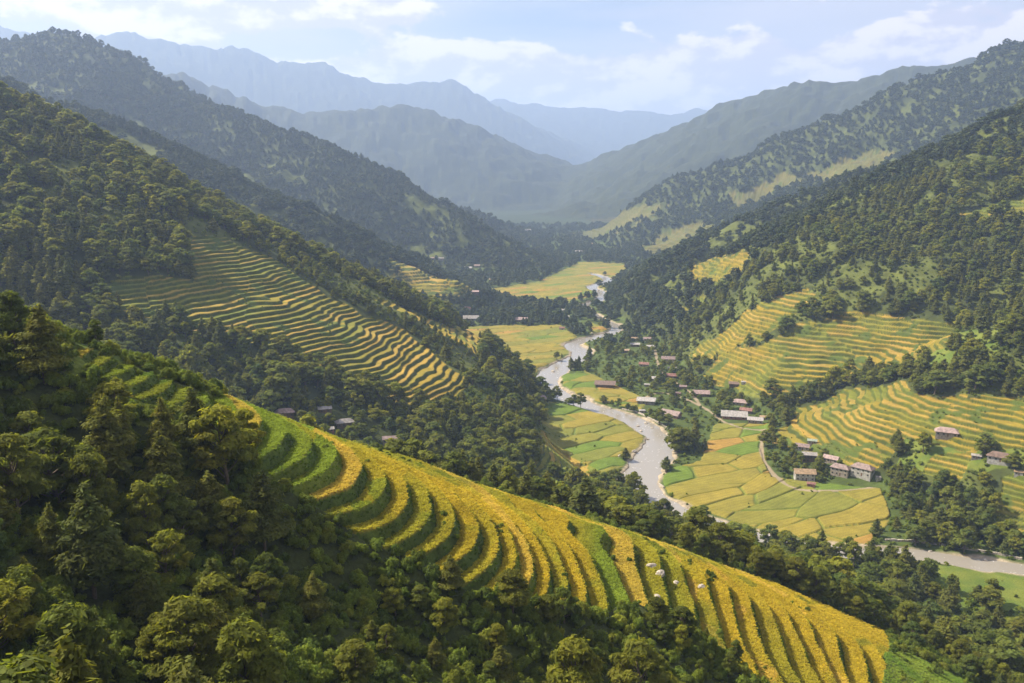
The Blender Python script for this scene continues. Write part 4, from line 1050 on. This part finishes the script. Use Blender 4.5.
# ripening rice standing on the near treads, grass on their risers and on the lawn beyond
def tuft_mesh(name, seed, m, nb=13):
    r = np.random.default_rng(seed); v = []; q = []
    for i in range(nb):
        a = r.uniform(0, 6.28); rr = r.uniform(0, .22); bx_, by_ = math.cos(a) * rr, math.sin(a) * rr
        h = r.uniform(.55, 1.0); ln = r.uniform(.08, .30); a2 = r.uniform(0, 6.28); w = .035
        dx, dy = math.cos(a2), math.sin(a2); k = len(v)
        v += [(bx_ - dy * w, by_ + dx * w, 0), (bx_ + dy * w, by_ - dx * w, 0), (bx_ + dx * ln * .5 + dy * w * 1.5, by_ + dy * ln * .5 - dx * w * 1.5, h * .8), (bx_ + dx * ln * .5 - dy * w * 1.5, by_ + dy * ln * .5 + dx * w * 1.5, h * .8),
              (bx_ + dx * ln * 1.3 + dy * w, by_ + dy * ln * 1.3 - dx * w, h * .86), (bx_ + dx * ln * 1.3 - dy * w, by_ + dy * ln * 1.3 + dx * w, h * .86)]
        q += [(k, k + 1, k + 2, k + 3), (k + 3, k + 2, k + 4, k + 5)]
    me = poly_mesh(name, np.array(v), np.array(q), None); me.materials.append(m); return me
M_rice, nt, out = mat('rice_stalks')
at = nd(nt, 'ShaderNodeAttribute', attribute_name='tint'); at.attribute_type = 'INSTANCER'
oi = nd(nt, 'ShaderNodeObjectInfo'); k_ = mixc(nt, oi.outputs['Random'], (.8, .8, .8), (1.2, 1.15, 1.1))
cr_ = mixc(nt, 1.0, at.outputs['Color'], k_, 'MULTIPLY')
df = nd(nt, 'ShaderNodeBsdfDiffuse'); nt.links.new(cr_, df.inputs[0]); tr = nd(nt, 'ShaderNodeBsdfTranslucent'); nt.links.new(cr_, tr.inputs[0])
mx = nd(nt, 'ShaderNodeMixShader'); mx.inputs[0].default_value = .4; nt.links.new(df.outputs[0], mx.inputs[1]); nt.links.new(tr.outputs[0], mx.inputs[2]); nt.links.new(mx.outputs[0], out.inputs[0])
C_TUFT = coll('tuft_source', [tuft_mesh('tuft', 900 + i, M_rice) for i in range(4)])
def tufts():
    x, y, r = candidates(122, 262, .40, .62, 31)
    a = grid_near(x, y, area_id); px, py = proj(x, y, grid_at(x, y, Hb))
    lawn = inpoly(px, py, [(870, 625), (900, 650), (990, 690), (1010, 740), (780, 740), (860, 680)]) & (a == 0)
    m = ((a == 1) | (a == 2) | lawn); x, y, px, a, lawn = x[m], y[m], px[m], a[m], lawn[m]
    z = grid_at(x, y, HT); rc = grid_at(x, y, RICE); m = seen(x, y, z, 1, 1); x, y, z, rc, lawn = x[m], y[m], z[m], rc[m], lawn[m]
    col = np.stack([grid_near(x, y, C[..., i]) for i in range(3)], -1) * np.array([1.58, 1.82, 1.5])
    isr = rc > .85; keep = isr | (r.random(len(x)) < .5); x, y, z, col, isr, lawn = x[keep], y[keep], z[keep], col[keep], isr[keep], lawn[keep]
    for nm, mm, lab, cat_, hh in (('rice_crop', isr, 'ripening golden rice standing on the near terraces', 'rice', .48), ('grass', ~isr, 'rough green grass on the near terrace banks', 'grass', .4)):
        n = int(mm.sum()); sz = rng.uniform(.8, 1.25, n)
        o = scatter(nm, C_TUFT, np.stack([x[mm], y[mm], z[mm] - .12], -1), rng.integers(0, 4, n), np.stack([sz, sz, sz * hh], -1), lab, cat_)
        at_ = o.data.attributes.new('tint', 'FLOAT_COLOR', 'POINT'); c4 = np.ones((n, 4), np.float32); c4[:, :3] = col[mm]; at_.data.foreach_set('color', c4.ravel())
        print('TUFTS', nm, n)
tufts()

#@@HAZE
# ------------------------------------------------------------------ haze: one even body of air round camera and land
def add_haze():
    x0, x1, y0, y1, z0, z1 = -12500, 12500, -300, 17800, -5, float(HT.max()) + 25
    v = np.array([(x0, y0, z0), (x1, y0, z0), (x1, y1, z0), (x0, y1, z0), (x0, y0, z1), (x1, y0, z1), (x1, y1, z1), (x0, y1, z1)], float)
    q = np.array([(0, 3, 2, 1), (4, 5, 6, 7), (0, 1, 5, 4), (1, 2, 6, 5), (2, 3, 7, 6), (3, 0, 4, 7)])
    me = np_mesh('haze', v, q, None, False)
    m, nt, out = mat('haze_air')
    pv = nd(nt, 'ShaderNodeVolumePrincipled'); pv.inputs['Color'].default_value = (.48, .64, .98, 1)
    pv.inputs['Density'].default_value = .000115; pv.inputs['Anisotropy'].default_value = .25
    nt.links.new(pv.outputs[0], out.inputs['Volume'])
    o = bpy.data.objects.new('haze', me); COL.objects.link(o); me.materials.append(m); o['kind'] = 'stuff'
    o['label'] = 'pale blue haze filling the valley'; o['category'] = 'haze'
add_haze()
print('ZMAX', HT.max())
